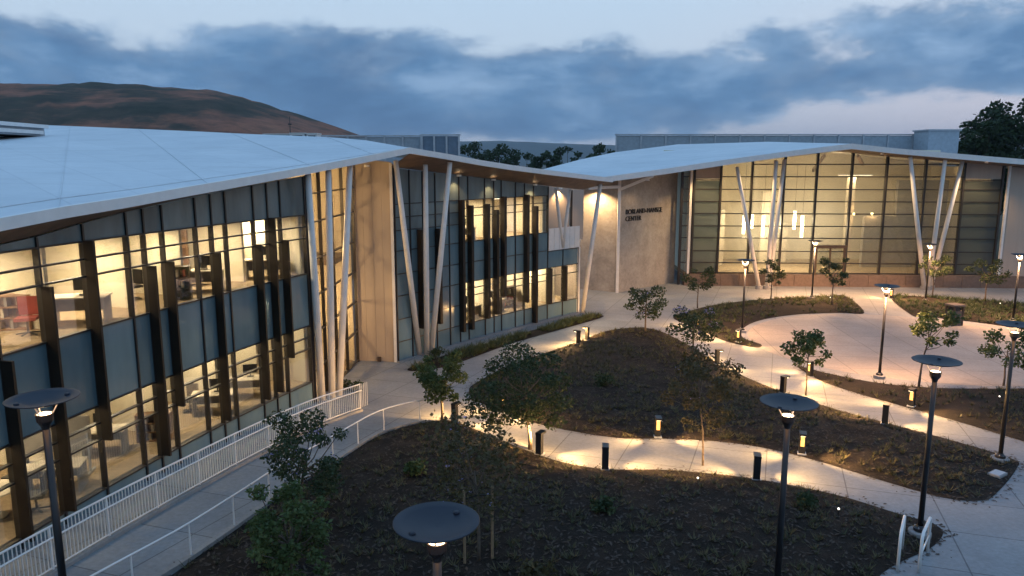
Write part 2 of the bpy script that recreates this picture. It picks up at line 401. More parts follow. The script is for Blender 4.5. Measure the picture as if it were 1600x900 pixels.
BEDS = {
 'front': [(-8.2, 13.0), (-7.67, 14.46), (-7.47, 14.93), (-7.21, 16.0), (-6.84, 17.45), (-6.37, 19.66), (-5.7, 21.59), (-4.81, 24.4), (-3.77, 25.88), (-2.4, 26.43), (-1.27, 25.26), (0.0, 23.65), (1.42, 22.1), (2.85, 21.37), (4.89, 21.26), (7.12, 20.58), (9.0, 19.43), (10.13, 18.15), (10.7, 17.52), (10.69, 16.98), (9.95, 16.19), (8.8, 15.45), (7.94, 14.73), (6.88, 13.36), (5.23, 10.73), (3, 8.4), (-1, 6.6), (-5, 6.8), (-8, 9.0), (-8.9, 11.0)],
 'middle': [(7.96, 44.69), (5.85, 43.79), (3.64, 40.77), (0.0, 35.66), (-1.6, 32.17), (-1.87, 30.83), (-1.54, 29.29), (0.0, 27.01), (1.4, 25.64), (3.57, 24.4), (5.54, 24.26), (7.61, 23.78), (9.3, 22.52), (11.14, 20.09), (12.05, 19.11), (12.94, 18.98), (13.79, 19.61), (15.5, 21.37), (15.98, 22.22), (15.27, 23.85), (14.1, 25.8), (12.73, 28.06), (11.37, 31.49), (10.49, 35.39), (9.93, 39.68), (9.1, 43.44)],
 'crescent': [(14.15, 35.39), (15.0, 34.0), (16.5, 32.15), (18.41, 31.3), (20.67, 31.1), (23.52, 31.25), (26.0, 31.9), (29.5, 33.6), (31, 31), (26, 24.5), (20, 21.6), (18.23, 22.58), (17.54, 23.99), (16.69, 26.19), (15.56, 28.62), (14.66, 30.62), (14.11, 32.63)],
 'west': [(10.65, 47.6), (12.13, 49.73), (14.82, 52.3), (19.31, 54.59), (24.11, 55.68), (25.68, 55.68), (24.1, 49.35), (22.4, 49.25), (19.4, 48.75), (16.5, 47.15), (14.5, 44.8), (13.5, 42.0), (14.0, 40.3), (13.43, 39.52), (12.15, 41.25), (11.38, 44.87)],
 'east': [(29.13, 55.68), (31.83, 55.4), (35.22, 53.81), (37.04, 52.3), (39.52, 49.51), (36.5, 42.5), (32.3, 43.2), (30.9, 45.0), (29.4, 46.6), (27.5, 48.0), (26.9, 48.6)],
 'strip': [(-5.1, 34.75), (-4.55, 35.9), (-3.2, 38.2), (0.3, 42.75), (4.75, 48.1), (5.64, 48.7), (5.99, 47.8), (3.16, 44.33), (0.0, 40.45), (-2.6, 36.2), (-3.17, 35.26), (-4.63, 34.35)],
}
def inside(P, x, y):
    P = np.asarray(P); x = np.asarray(x); y = np.asarray(y); r = np.zeros(x.shape, bool); n = len(P); j = n-1
    for i in range(n):
        xi, yi = P[i]; xj, yj = P[j]
        c = ((yi > y) != (yj > y)) & (x < (xj-xi)*(y-yi)/((yj-yi) if yj != yi else 1e-9)+xi); r ^= c; j = i
    return r
def edge_d(P, x, y):
    P = np.asarray(P); Q = np.roll(P, -1, 0); d = np.full(np.shape(x), 1e9)
    for (ax, ay), (bx, by) in zip(P, Q):
        vx, vy = bx-ax, by-ay; L = vx*vx+vy*vy+1e-12
        t = np.clip(((x-ax)*vx+(y-ay)*vy)/L, 0, 1); d = np.minimum(d, np.hypot(x-ax-t*vx, y-ay-t*vy))
    return d
def bed_h(poly, x, y, d):
    nz = np.array([mnoise.noise((a*.9, b*.9, 3.1))*.06 + mnoise.noise((a*3.2, b*3.2, 1.1))*.03 for a, b in zip(x, y)])
    return np.array([g(b) for b in y]) + .012 + np.minimum(d*.10, .14) + nz*np.clip(d*2, 0, 1)
BEDPOLY = {}
for nm, P in BEDS.items():
    poly = catmull(P, 6); BEDPOLY[nm] = poly; A = np.array(poly)
    st = .3 if nm in ('front', 'middle', 'strip') else .6
    gx, gy = np.meshgrid(np.arange(A[:, 0].min(), A[:, 0].max(), st), np.arange(A[:, 1].min(), A[:, 1].max(), st))
    gx = gx.ravel()+rng.uniform(-.08, .08, gx.size); gy = gy.ravel()+rng.uniform(-.08, .08, gy.size)
    m = inside(poly, gx, gy); gx, gy = gx[m], gy[m]; d = edge_d(poly, gx, gy); m = d > .12; gx, gy, d = gx[m], gy[m], d[m]
    pts = [Vector(p) for p in poly] + [Vector(p) for p in zip(gx, gy)]; nb = len(poly)
    r = delaunay_2d_cdt(pts, [(i, (i+1) % nb) for i in range(nb)], [], 1, 1e-4)
    vx = np.array([p.x for p in r[0]]); vy = np.array([p.y for p in r[0]]); dd = edge_d(poly, vx, vy)
    hz = bed_h(poly, vx, vy, dd)
    o = npmesh('planting_bed', np.stack([vx, vy, hz], 1), [f for f in r[2] if len(f) == 3], 'soil'); tag(o, kind='structure')
    o.data.polygons.foreach_set('use_smooth', [True]*len(o.data.polygons))
def bedz(x, y):
    for nm, poly in BEDPOLY.items():
        if inside(poly, np.array([x]), np.array([y]))[0]:
            return float(bed_h(poly, np.array([x]), np.array([y]), edge_d(poly, np.array([x]), np.array([y])))[0])
    return g(y)

# ---------------------------------------------------------------- the folded-roof building: geometry of its two glass fronts
CA = (9.29447993e-03, -1.41377552e-01, -1.17389956e+01)
pb = np.array([(-5.85, 36.2), (-3.56, 39.4), (-2.05, 41.4), (0, 43.9), (2.2, 46.5), (4.6, 48.85)]); CB = np.polyfit(pb[:, 0], pb[:, 1], 2)
def fa(Y, off=0):
    if Y < 13: X = np.polyval(CA, 13)-(13-Y)*.10; t = .10
    else: X = np.polyval(CA, Y); t = 2*CA[0]*Y+CA[1]
    q = math.hypot(1, t); return (X+off/q, Y-off*t/q)
def fb(X, off=0):
    t = 2*CB[0]*X+CB[1]; q = math.hypot(1, t); return (X+off*t/q, np.polyval(CB, X)-off/q)
EAVE_A = [(-13.0, 2.0, 6.3), (-11.75, 8.0, 6.72), (-11.15, 12.5, 7.03), (-10.87, 15.61, 7.27), (-10.57, 17.4, 7.41), (-10.14, 19.51, 7.54), (-9.51, 22.03, 7.75), (-8.62, 25.02, 8.01), (-7.64, 27.78, 8.29), (-6.36, 30.9, 8.66), (-4.72, 34.47, 9.13)]
EAVE_B = [(-4.72, 34.47, 9.13), (-3.15, 36.74, 8.86), (-1.66, 38.78, 8.58), (0, 40.94, 8.31), (2.25, 43.64, 8.0), (5.93, 47.53, 7.54), (6.5, 48.1, 7.47)]
RIDGE = [(-4.72, 34.47, 9.39), (-5.89, 35.49, 9.59), (-7.36, 36.77, 9.83), (-8.82, 38.04, 9.98), (-11.17, 40.08, 10.12), (-14.97, 43.39, 10.34), (-19.37, 47.22, 10.64), (-25.23, 52.32, 11.01), (-34.02, 59.97, 11.56), (-45.74, 70.17, 12.28), (-63.32, 85.47, 13.19)]
def interp(P, key, val, out):
    a = sorted(P, key=lambda p: p[key]); return float(np.interp(val, [p[key] for p in a], [p[out] for p in a]))
def top_a(Y): return float(np.interp(Y, [2, 12, 16.5, 17.5, 19, 20.6, 21.9, 24.7, 27.5, 28.9, 36.5], [6.0, 6.55, 6.87, 6.95, 7.16, 7.37, 7.48, 7.79, 8.06, 8.2, 8.95]))
def top_b(X): return float(np.interp(X, [-5.9, -5.12, -3.41, -1.79, 0, 2.2, 4.6], [8.5, 8.37, 8.12, 7.88, 7.61, 7.27, 6.95]))

bld = empty('glass_wing_building', (-9, 28, -1.3))
tag(bld, 'two storey glass building with a folded white roof and slanted white columns at left', 'building')
BI = Matrix.Translation((9, -28, 1.3))
def P_(mb, name, mat, parent=None, sm=False):
    """link a world-space mesh under the building (or one of its parts)"""
    o = mb.build(name, mat, None, sm); o.parent = parent or bld
    o.matrix_parent_inverse = PINV[o.parent.name]; return o
PINV = {bld.name: BI}
def E_(name, parent, loc):
    o = empty(name, loc); o.parent = parent; o.matrix_parent_inverse = PINV[parent.name]; PINV[o.name] = Matrix.Translation([-q for q in loc]); return o

# ---- roof: top skins, fascia, tapered soffit, seams
roof = MB()
rid = [Vector(p) for p in RIDGE]
eaT = [Vector(p)+Vector((0, 0, .26)) for p in EAVE_A]
def resample(P, n):
    P = [Vector(p) for p in P]; L = [0]
    for a, b in zip(P, P[1:]): L.append(L[-1]+(b-a).length)
    out = []
    for k in range(n):
        s_ = L[-1]*k/(n-1); i = max(q for q in range(len(L)) if L[q] <= s_+1e-9); i = min(i, len(P)-2)
        t = (s_-L[i])/(L[i+1]-L[i]); out.append(P[i].lerp(P[i+1], t))
    return out
NR = 25
ea = resample(eaT, NR); rr = list(reversed(resample(rid, NR)))
# pull ridge samples nearer to the apex finer so the skin stays flat
def skin(a, b, nd=6):
    mb = MB(); V = []; F = []
    for p, q in zip(a, b):
        for k in range(nd+1): V.append(p.lerp(q, k/nd))
    m = nd+1
    for i in range(len(a)-1):
        for k in range(nd): F.append((i*m+k, (i+1)*m+k, (i+1)*m+k+1, i*m+k+1))
    return mb.add(V, F)
rp = P_(skin(ea, rr), 'roof', 'roof', sm=False); PINV[rp.name] = Matrix.Identity(4)
PINV[rp.name] = (BI.inverted() @ Matrix.Translation(bld.location)).inverted() if False else Matrix.Identity(4)
ebT = resample([Vector(p)+Vector((0, 0, .26)) for p in EAVE_B], 9)
backB = [Vector((-4.72, 34.47, 9.39)).lerp(Vector((-20, 62, 9.2)), k/8) for k in range(9)]
backB = [Vector((-4.72-15*k/8, 34.47+13.1*k/8, 9.36+.9*k/8)) for k in range(9)]
P_(skin(ebT, backB, 4), 'roof', 'roof')
def fascia(E):
    mb = MB()
    for a, b in zip(E, E[1:]):
        a = Vector(a); b = Vector(b); t = (b-a); n = Vector((t.y, -t.x, 0)).normalized()*.05; u = Vector((0, 0, .275))
        mb.hexa([a-n*2, a+n, b+n, b-n*2, a-n*2+u, a+n+u, b+n+u, b-n*2+u])
    return mb
P_(fascia(EAVE_A), 'fascia', 'white', rp); P_(fascia(EAVE_B), 'fascia', 'white', rp)
mb = MB(); ys_ = [2, 8, 12.5, 15.6, 17.4, 19.5, 22, 25, 27.8, 30.9, 34.4]
V = []
for (ex, ey, ez), yy in zip(EAVE_A, ys_):
    wx, wy = fa(ey, -.05) if ey < 29 else (-8.0, ey)
    V += [(ex-.06, ey, ez+.01), (wx, wy, (top_a(ey) if ey < 31 else ez-.25)+.02)]
F = [(2*i, 2*i+1, 2*i+3, 2*i+2) for i in range(len(EAVE_A)-1)]
P_(mb.add(V, F), 'soffit', 'soffit', rp)
V = []
XB = [-5.85, -4.3, -2.6, -.8, 1.4, 4.2, 4.7]
for (ex, ey, ez), xx in zip(EAVE_B, XB):
    wx, wy = fb(xx, -.05); V += [(ex, ey+.06, ez+.01), (wx, wy, top_b(xx)+.02)]
P_(MB().add(V, [(2*i, 2*i+1, 2*i+3, 2*i+2) for i in range(len(EAVE_B)-1)]), 'soffit', 'soffit', rp)
for k in (3, 7, 11, 15, 19, 22):   # standing seams running up the roof
    a, b = ea[k], rr[k]; mbs = MB()
    pts_ = [a.lerp(b, q/6)+Vector((0, 0, .012)) for q in range(7)]
    for p, q in zip(pts_, pts_[1:]): mbs.bar(p, q, .025, .012)
    P_(mbs, 'roof_seam', 'roof', rp)
# a long gutter rib near the eave
mbs = MB(); gl_ = [p.lerp(q, .035)+Vector((0, 0, .012)) for p, q in zip(ea, rr)]
for p, q in zip(gl_, gl_[1:]): mbs.bar(p, q, .03, .012)
P_(mbs, 'roof_seam', 'roof', rp)

# ---- curtain wall of the long left front
LV = [-.05, 1.35, 1.82, 2.29, 4.38, 5.79, 6.24, 6.70]
VA = [9.0, 10.6, 12.0, 13.4, 14.8, 16.16, 17.5, 18.93, 20.44, 21.09, 21.83, 23.24, 23.95, 24.62, 26.0, 26.73, 27.42, 28.8]
cw = E_('curtain_wall', bld, (-10.3, 22, 0))
def cellA(y0, y1, z0, z1, z2=None, t=.03, off=0.0, inset=.02):
    z2 = z1 if z2 is None else z2
    a0 = fa(y0+inset, off); b0 = fa(y1-inset, off); a1 = fa(y0+inset, off-t); b1 = fa(y1-inset, off-t)
    return MB().hexa([(*a0, z0), (*b0, z0), (*b1, z0), (*a1, z0), (*a0, z1), (*b0, z2), (*b1, z2), (*a1, z1)])
rowsA = [(0, 1, 'window_pane', 'pane'), (1, 2, 'window_pane', 'pane'), (2, 3, 'window_pane', 'pane'), (3, 4, 'spandrel_panel', 'spandrel'),
         (4, 5, 'window_pane', 'pane'), (5, 6, 'window_pane', 'pane'), (6, 7, 'window_pane', 'pane')]
for y0, y1 in zip(VA, VA[1:]):
    zb = g((y0+y1)/2)
    if zb-.1 < LV[0]-.12:
        P_(cellA(y0, y1, zb-.15, LV[0]-.02), 'base_panel', 'spandrel_opaque', cw)
    for a, b, nm, mt in rowsA:
        P_(cellA(y0, y1, LV[a]+.02, LV[b]-.02), nm, mt, cw)
    P_(cellA(y0, y1, LV[7]+.02, top_a(y0), top_a(y1)), 'upper_panel', 'toppanel', cw)
for y in VA:
    a = fa(y, .055); b = fa(y, -.12); 
    P_(MB().bar((*fa(y, -.03), g(y)-.2), (*fa(y, -.03), top_a(y)), .055, .17, (a[0]-b[0], a[1]-b[1], 0)), 'mullion', 'mullion', cw)
for z in LV:
    mb = MB()
    for k in range(len(VA)-1):
        for q in range(2):
            ya = VA[k]+(VA[k+1]-VA[k])*q/2; yb = VA[k]+(VA[k+1]-VA[k])*(q+1)/2
            mb.bar((*fa(ya, -.015), z), (*fa(yb, -.015), z), .12, .045)
    P_(mb, 'transom', 'mullion', cw)
for y, z0, z1 in [(10.6, .0, 5.8), (12.0, 1.3, 6.7), (13.4, 0, 5.8), (14.8, 0, 6.7), (16.16, -.1, 4.28), (17.5, 0, 5.76), (18.93, 1.33, 6.72), (21.09, 0, 5.77), (21.83, 1.3, 5.8), (23.9, .1, 5.81), (25.98, .15, 5.86), (26.73, .2, 6.74), (27.42, 1.34, 5.87)]:
    nx, ny = fa(y, .33); bx, by = fa(y, .04)
    P_(MB().bar(((nx+bx)/2, (ny+by)/2, z0), ((nx+bx)/2, (ny+by)/2, z1), .075, .29, (nx-bx, ny-by, 0)), 'fin', 'fin', cw)
# ---- tall stair glazing between the long front and the tan wall
sb = E_('stair_glazing', bld, (-8, 33, -1.3))
SY = [28.95, 30.7, 32.5, 34.3, 36.35]
def sx_(y): return -8.06+(y-28.85)*.03
SZ = [-1.15, .35, 1.85, 3.35, 4.85, 6.35, 7.5]
for y0, y1 in zip(SY, SY[1:]):
    for z0, z1 in zip(SZ, SZ[1:]+[None]):
        z1a = z1 if z1 else top_a(y0)-.02; z1b = z1 if z1 else top_a(y1)-.02
        a, b = sx_(y0), sx_(y1)
        P_(MB().hexa([(a-.03, y0+.03, z0+.02), (a, y0+.03, z0+.02), (b, y1-.03, z0+.02), (b-.03, y1-.03, z0+.02), (a-.03, y0+.03, z1a-.02), (a, y0+.03, z1a-.02), (b, y1-.03, z1b-.02), (b-.03, y1-.03, z1b-.02)]), 'window_pane', 'pane', sb)
for y in SY: P_(MB().bar((sx_(y), y, -1.5), (sx_(y), y, top_a(y)), .07, .14, (1, 0, 0)), 'mullion', 'mullion', sb)
for z in SZ: P_(MB().bar((sx_(SY[0])+.01, SY[0], z), (sx_(SY[-1])+.01, SY[-1], z), .13, .05), 'transom', 'mullion', sb)
# interior of stair bay: warm back wall, landing and flight
P_(MB().box((-10.9, 32.7, 3.3), (.08, 3.6, 4.8)), 'wall', 'cream'); P_(MB().box((-9.4, 29.02, 3.4), (1.4, .06, 4.7)), 'wall', 'cream')
P_(MB().box((-9.45, 36.55, 3.9), (1.4, .06, 5.2)), 'wall', 'cream')
P_(MB().box((-9.5, 32.7, -1.3), (1.4, 3.7, .1)), 'floor_slab', 'carpet')
P_(MB().box((-9.5, 34.9, 4.2), (1.35, 1.5, .12)), 'landing', 'darkwood')
for k in range(14):
    P_(MB().box((-9.6, 29.4+k*.29, -1.05+k*.37), (.75, .16, .05)), 'stair_tread', 'darkwood')
# ---- tan metal wall
tw = P_(MB().hexa([(-7.86, 36.6, -1.5), (-5.93, 36.28, -1.5), (-5.8, 36.6, -1.5), (-7.86, 37.0, -1.5), (-7.86, 36.6, 8.95), (-5.93, 36.28, 8.75), (-5.8, 36.6, 8.6), (-7.86, 37.0, 8.9)]), 'wall', 'tan')
PINV[tw.name] = Matrix.Identity(4)
for k in range(1, 4):
    x = -7.86+k*.48; y = 36.6-(x+7.86)*.166-.008
    P_(MB().bar((x, y, -1.35), (x, y, 8.7), .012, .012), 'panel_seam', 'tan', tw)
P_(MB().bar((-5.9, 36.24, -1.4), (-5.9, 36.24, 8.7), .14, .14), 'corner_trim', 'column', tw)
P_(MB().box((-6.75, 36.32, -1.15), (.09, .07, .11)), 'hose_bib', 'darkwood', tw)
# ---- curtain wall of the angled front
cb = E_('curtain_wall', bld, (-1, 42.7, -1.3))
VB = [-5.78, -5.16, -4.6, -4.04, -3.4, -2.9, -2.45, -1.57, -1.07, -.64, .19, .74, 1.3, 2.26]
VBL = [2.26, 3.3, 4.39]
def cellB(x0, x1, z0, z1, z2=None, t=.03, off=0.0, i=.02):
    z2 = z1 if z2 is None else z2
    a0 = fb(x0+i, off); b0 = fb(x1-i, off); a1 = fb(x0+i, off-t); b1 = fb(x1-i, off-t)
    return MB().hexa([(*a0, z0), (*b0, z0), (*b1, z0), (*a1, z0), (*a0, z1), (*b0, z2), (*b1, z2), (*a1, z1)])
LB = [-1.26, -.26, 1.3, 1.72, 2.1, 3.22, 4.38, 5.8, 6.24, 6.7]
LBd = [-1.26, -.26, .9, 2.1, 3.22, 4.38, 5.4, 6.05, 6.7]
for x0, x1 in zip(VB, VB[1:]):
    lit = x0 >= -2.95
    L = LB if lit else LBd
    for z0, z1 in zip(L, L[1:]):
        win = lit and ((-.3 < z0 < 2.0) or (4.3 < z0 < 6.6))
        mat = 'pane' if win else ('spandrel_opaque' if z0 < 5 else 'toppanel')
        P_(cellB(x0, x1, z0+.015, z1-.015), 'window_pane' if win else 'spandrel_panel', mat, cb)
    P_(cellB(x0, x1, 6.715, top_b(x0), top_b(x1)), 'upper_panel', 'toppanel', cb)
for x0, x1 in zip(VBL, VBL[1:]):
    for z0, z1, k in [(-1.26, -.26, 0), (-.26, 1.55, 1), (1.55, 2.1, 1), (2.1, 3.15, 0)]:
        P_(cellB(x0, x1, z0+.015, z1-.015), 'window_pane' if k else 'spandrel_panel', 'pane' if k else 'spandrel_opaque', cb)
for x in VB:
    n = fb(x, 1); c = fb(x, 0); P_(MB().bar((*fb(x, -.02), -1.45), (*fb(x, -.02), top_b(x)), .05, .15, (n[0]-c[0], n[1]-c[1], 0)), 'mullion', 'mullion', cb)
for x in VBL[1:]:
    n = fb(x, 1); c = fb(x, 0); P_(MB().bar((*fb(x, -.02), -1.45), (*fb(x, -.02), 3.2), .05, .15, (n[0]-c[0], n[1]-c[1], 0)), 'mullion', 'mullion', cb)
def transB(zs, a, b):
    for z in zs:
        mb = MB(); q = np.linspace(a, b, 9)
        for p0, p1 in zip(q, q[1:]): mb.bar((*fb(p0, -.01), z), (*fb(p1, -.01), z), .11, .04)
        P_(mb, 'transom', 'mullion', cb)
transB(LB, -2.9, 2.26); transB(LBd, -5.78, -2.9); transB([-1.26, -.26, 1.55, 2.1, 3.15], 2.26, 4.39)
for x, z0, z1 in [(-4.84, .2, 5.35), (-4.04, .2, 5.3), (-2.9, -.6, 6.72), (-2.45, -.6, 6.4), (-1.57, -.2, 6.42), (-1.07, -.1, 6.05), (-.64, .9, 6.78), (.74, .2, 6.82), (1.3, -1.2, 6.1), (2.26, -.2, 2.1), (3.3, -.2, 2.1)]:
    n = fb(x, .36); c = fb(x, .05); P_(MB().bar(((n[0]+c[0])/2, (n[1]+c[1])/2, z0), ((n[0]+c[0])/2, (n[1]+c[1])/2, z1), .2, .31, (n[0]-c[0], n[1]-c[1], 0)), 'fin', 'fin', cb)
mb = MB(); q = np.linspace(-5.85, 4.5, 14)
for p0, p1 in zip(q, q[1:]): mb.bar((*fb(p0, .08), -1.32), (*fb(p1, .08), -1.32), .3, .2)
P_(mb, 'base_kerb', 'kerb', cb)
# end wall, terrace parapet, raking props
ex, ey = fb(4.45)
P_(MB().bar((ex, ey, -1.45), (ex, ey, 3.2), .18, .18), 'corner_trim', 'column')
P_(MB().hexa([(ex, ey+.05, -1.45), (ex+.1, ey+.1, -1.45), (ex-3, ey+7, -1.45), (ex-3.1, ey+7, -1.45), (ex, ey+.05, 3.2), (ex+.1, ey+.1, 3.2), (ex-3, ey+7, 3.2), (ex-3.1, ey+7, 3.2)]), 'wall', 'tan')
par = E_('parapet', bld, (3.4, 47.7, 3.2))
for k in range(6):
    x0 = 2.3+k*.36; x1 = x0+.345; a = fb(x0, .06); b = fb(x1, .06); a1 = fb(x0, 0); b1 = fb(x1, 0)
    P_(MB().hexa([(*a, 3.2), (*b, 3.2), (*b1, 3.2), (*a1, 3.2), (*a, 4.6), (*b, 4.6), (*b1, 4.6), (*a1, 4.6)]), 'parapet_panel', 'column', par)
a, b = fb(2.3, -.02), fb(4.46, -.02); P_(MB().bar((*a, 3.9), (*b, 3.9), .04, 1.36), 'parapet_back', 'column', par)
P_(MB().hexa([(*fb(2.3, 0), 3.16), (*fb(4.46, 0), 3.16), (*fb(7.1, -3.15), 3.16), (*fb(2.0, -3.15), 3.16), (*fb(2.3, 0), 3.3), (*fb(4.46, 0), 3.3), (*fb(7.1, -3.15), 3.3), (*fb(2.0, -3.15), 3.3)]), 'floor_slab', 'kerb')
# terrace back wall with two dark windows
tb0, tb1 = fb(1.6, -3.2), fb(7.2, -3.2)
P_(MB().bar((*tb0, 5.3), (*tb1, 5.3), .15, 4.2), 'wall', 'tan')
for xx in (4.55, 5.75):
    a, b = fb(xx, -3.1), fb(xx+.6, -3.1); wn = P_(MB().bar((*a, 4.95), (*b, 4.95), .06, 1.5), 'window', 'darkwood')
    PINV[wn.name] = Matrix.Identity(4); P_(MB().bar((*fb(xx+.08, -3.05), 4.95), (*fb(xx+.52, -3.05), 4.95), .03, 1.3), 'pane', 'darkpane', wn)
x, y = fb(2.28, -1.6); P_(MB().hexa([(*fb(2.26, -.02), 3.2), (*fb(2.32, -.02), 3.2), (*fb(2.0, -3.2), 3.2), (*fb(1.94, -3.2), 3.2), (*fb(2.26, -.02), 7.25), (*fb(2.32, -.02), 7.25), (*fb(2.0, -3.2), 7.25), (*fb(1.94, -3.2), 7.25)]), 'wall', 'column')
def col3(name, a, b, r0=.13, r1=.1, parent=None, mat='column'):
    c = P_(MB().tube([a, Vector(a).lerp(Vector(b), .5), b], [r0, (r0+r1)/2+.012, r1], 12), name, mat, parent, True); PINV[c.name] = Matrix.Identity(4); return c
for a, b in [((-7.86, 29.3, -1.1), (-7.76, 28.3, 8.33)), ((-7.53, 29.6, -1.1), (-7.27, 29.5, 8.47)), ((-7.31, 29.9, -1.1), (-6.71, 30.9, 8.66)),
             ((-4.85, 37.6, -1.4), (-5.5, 35.3, 8.8)), ((-4.48, 37.6, -1.4), (-4.25, 36.6, 8.62)), ((-4.29, 37.7, -1.4), (-3.1, 37.3, 8.74)),
             ((4.75, 48.75, -1.4), (5.75, 48.3, 7.45))]:
    c = col3('column', a, b, .145, .12)
    P_(MB().tube([(a[0], a[1], a[2]-.1), (a[0], a[1], a[2]+.12)], .2, 12), 'column_foot', 'lightmetal', c)
for a, b in [((3.3, 47.5, 3.3), (2.75, 47.0, 7.15)), ((3.3, 47.5, 3.3), (3.75, 47.9, 7.0))]: col3('prop', a, b, .1, .09)
P_(MB().bar((*fb(3.95, -.1), 3.2), (*fb(3.95, -.1), 6.95), .14, .14), 'post', 'darkwood')
# ---- interiors: slabs, ceilings, back walls, partitions
def stripA(o0, o1, z0, z1, y0, y1, n=14):
    mb = MB(); q = np.linspace(y0, y1, n)
    for a, b in zip(q, q[1:]):
        mb.hexa([(*fa(a, o0), z0), (*fa(b, o0), z0), (*fa(b, o1), z0), (*fa(a, o1), z0), (*fa(a, o0), z1), (*fa(b, o0), z1), (*fa(b, o1), z1), (*fa(a, o1), z1)])
    return mb
P_(stripA(-.16, -6.6, -.25, -.03, 9, 28.7), 'floor_slab', 'carpet'); P_(stripA(-.16, -6.6, 4.05, 4.3, 9, 28.7), 'floor_slab', 'carpet')
P_(stripA(-.16, -6.6, 3.85, 3.95, 9, 28.7), 'ceiling', 'ceil'); P_(stripA(-.16, -6.6, 6.73, 6.78, 9, 28.7), 'ceiling', 'ceil')
P_(stripA(-6.6, -6.75, -.25, 6.8, 9, 28.9), 'wall', 'cream')
for y, z0, z1, mat in [(9.05, -.2, 6.7, 'cream'), (28.72, -.2, 6.8, 'cream'), (14.9, 4.3, 6.72, 'cream'), (19.0, 4.3, 6.72, 'cream'), (21.9, 4.3, 6.72, 'cream'), (24.0, 4.3, 6.72, 'cream'), (26.9, 4.3, 6.72, 'cream'),
                       (13.0, -.03, 3.85, 'cream'), (19.6, -.03, 3.85, 'cream'), (22.6, -.03, 3.85, 'cream'), (25.2, -.03, 3.85, 'cream'), (27.3, -.03, 3.85, 'cream')]:
    a0, a1 = fa(y, -1.3 if 9.1 < y < 28.7 else -.2), fa(y, -6.6)
    P_(MB().bar((*a0, (z0+z1)/2), (*a1, (z0+z1)/2), .12, z1-z0), 'partition', mat)
def stripB(o0, o1, z0, z1, x0, x1, n=8, mb=None):
    mb = mb or MB(); q = np.linspace(x0, x1, n)
    for a, b in zip(q, q[1:]):
        mb.hexa([(*fb(a, o0), z0), (*fb(b, o0), z0), (*fb(b, o1), z0), (*fb(a, o1), z0), (*fb(a, o0), z1), (*fb(b, o0), z1), (*fb(b, o1), z1), (*fb(a, o1), z1)])
    return mb
P_(stripB(-.14, -5, -.55, -.32, -3.0, 4.3), 'floor_slab', 'carpet'); P_(stripB(-.14, -5, 4.05, 4.3, -3.0, 2.2), 'floor_slab', 'carpet')
P_(stripB(-.14, -5, 2.6, 2.7, -3.0, 4.3), 'ceiling', 'ceil'); P_(stripB(-.14, -5, 6.73, 6.78, -3.0, 2.2), 'ceiling', 'ceil')
P_(stripB(-5, -5.15, -.5, 3.0, -3.2, 4.4), 'wall', 'cream'); P_(stripB(-5, -5.15, 4.2, 6.78, -3.2, 1.9), 'wall', 'cream')
for x, z0, z1 in [(-2.98, -.32, 6.73), (-.9, -.32, 2.6), (1.5, -.32, 2.6), (2.9, -.32, 2.6), (-.5, 4.3, 6.73), (2.1, 4.3, 6.73)]:
    P_(MB().bar((*fb(x, -.2 if x < -2.9 or x > 2 else -.9), (z0+z1)/2), (*fb(x-.1, -5), (z0+z1)/2), .1, z1-z0), 'partition', 'cream')

# ---------------------------------------------------------------- ceiling lights behind the glass
ORD = ['first', 'second', 'third', 'fourth', 'fifth', 'sixth', 'seventh', 'eighth']
RV = lambda: random.uniform(.55, 1.35)
def ceiling_light(x, y, z, rz, power, label, group, L=1.3):
    e = empty('ceiling_light', (x, y, z), rz); tag(e, label, 'ceiling light', group)
    MB().box((0, 0, .0), (L/2, .08, .03)).build('housing', 'white', e)
    MB().box((0, 0, -.04), (L/2-.02, .065, .012)).build('diffuser', 'strip', e)
    MB().box((0, 0, .036), (L/2-.04, .06, .006)).build('uplight', 'strip', e)
    for s in (-1, 1): MB().bar((s*L*.4, 0, .03), (s*L*.4, 0, .12), .015, .015).build('hanger', 'lightmetal', e)
    light('AREA', 'tube_light', (0, 0, -.06), power, WARM2, e, L, size_y=.2)
for i, (y, o) in enumerate([(16.3, -1.9), (17.8, -3.6), (20.4, -2.4), (22.9, -2.2), (25.3, -2.2), (27.8, -2.0)]):
    x, yy = fa(y, o); ceiling_light(x, yy, 6.58, R(15), 205*RV(), ORD[i]+' linear ceiling light from the left behind the upper windows of the long front', 'upper office ceiling lights')
for i, (y, o) in enumerate([(15, -2.2), (17.6, -3.4), (21.0, -2.2), (23.9, -2.0), (26.2, -2.0), (28.0, -2.0)]):
    x, yy = fa(y, o); ceiling_light(x, yy, 3.3, R(15), 205*RV(), ORD[i]+' linear ceiling light from the left behind the ground floor of the long front', 'ground floor ceiling lights')
for i, xx in enumerate((-1.8, .6)):
    x, y = fb(xx, -2); ceiling_light(x, y, 6.56, R(48), 300, ORD[i]+' ceiling light from the left behind the upper windows of the angled front', 'upper lights of the angled front')
for i, xx in enumerate((-1.9, .3, 2.2, 3.6)):
    x, y = fb(xx, -2); ceiling_light(x, y, 2.45, R(48), 260, ORD[i]+' ceiling light from the left behind the ground windows of the angled front', 'ground lights of the angled front')
pl = empty('pendant_light', (-9.3, 31.6, 5.3)); tag(pl, 'glowing cylinder pendant light inside the tall stair window', 'pendant light')
MB().tube([(0, 0, 0), (0, 0, .9)], .09, 12).build('shade', 'pend', pl); MB().tube([(0, 0, .9), (0, 0, 2.9)], .012, 6).build('cable', 'black', pl)
light('POINT', 'pendant_bulb', (.25, 0, .3), 430, WARM, pl, .15)
light('POINT', 'stair_fill', (.3, 2.6, -3.4), 330, WARM, pl, .15)  # no fixture here, a fill light added to brighten the stair bay
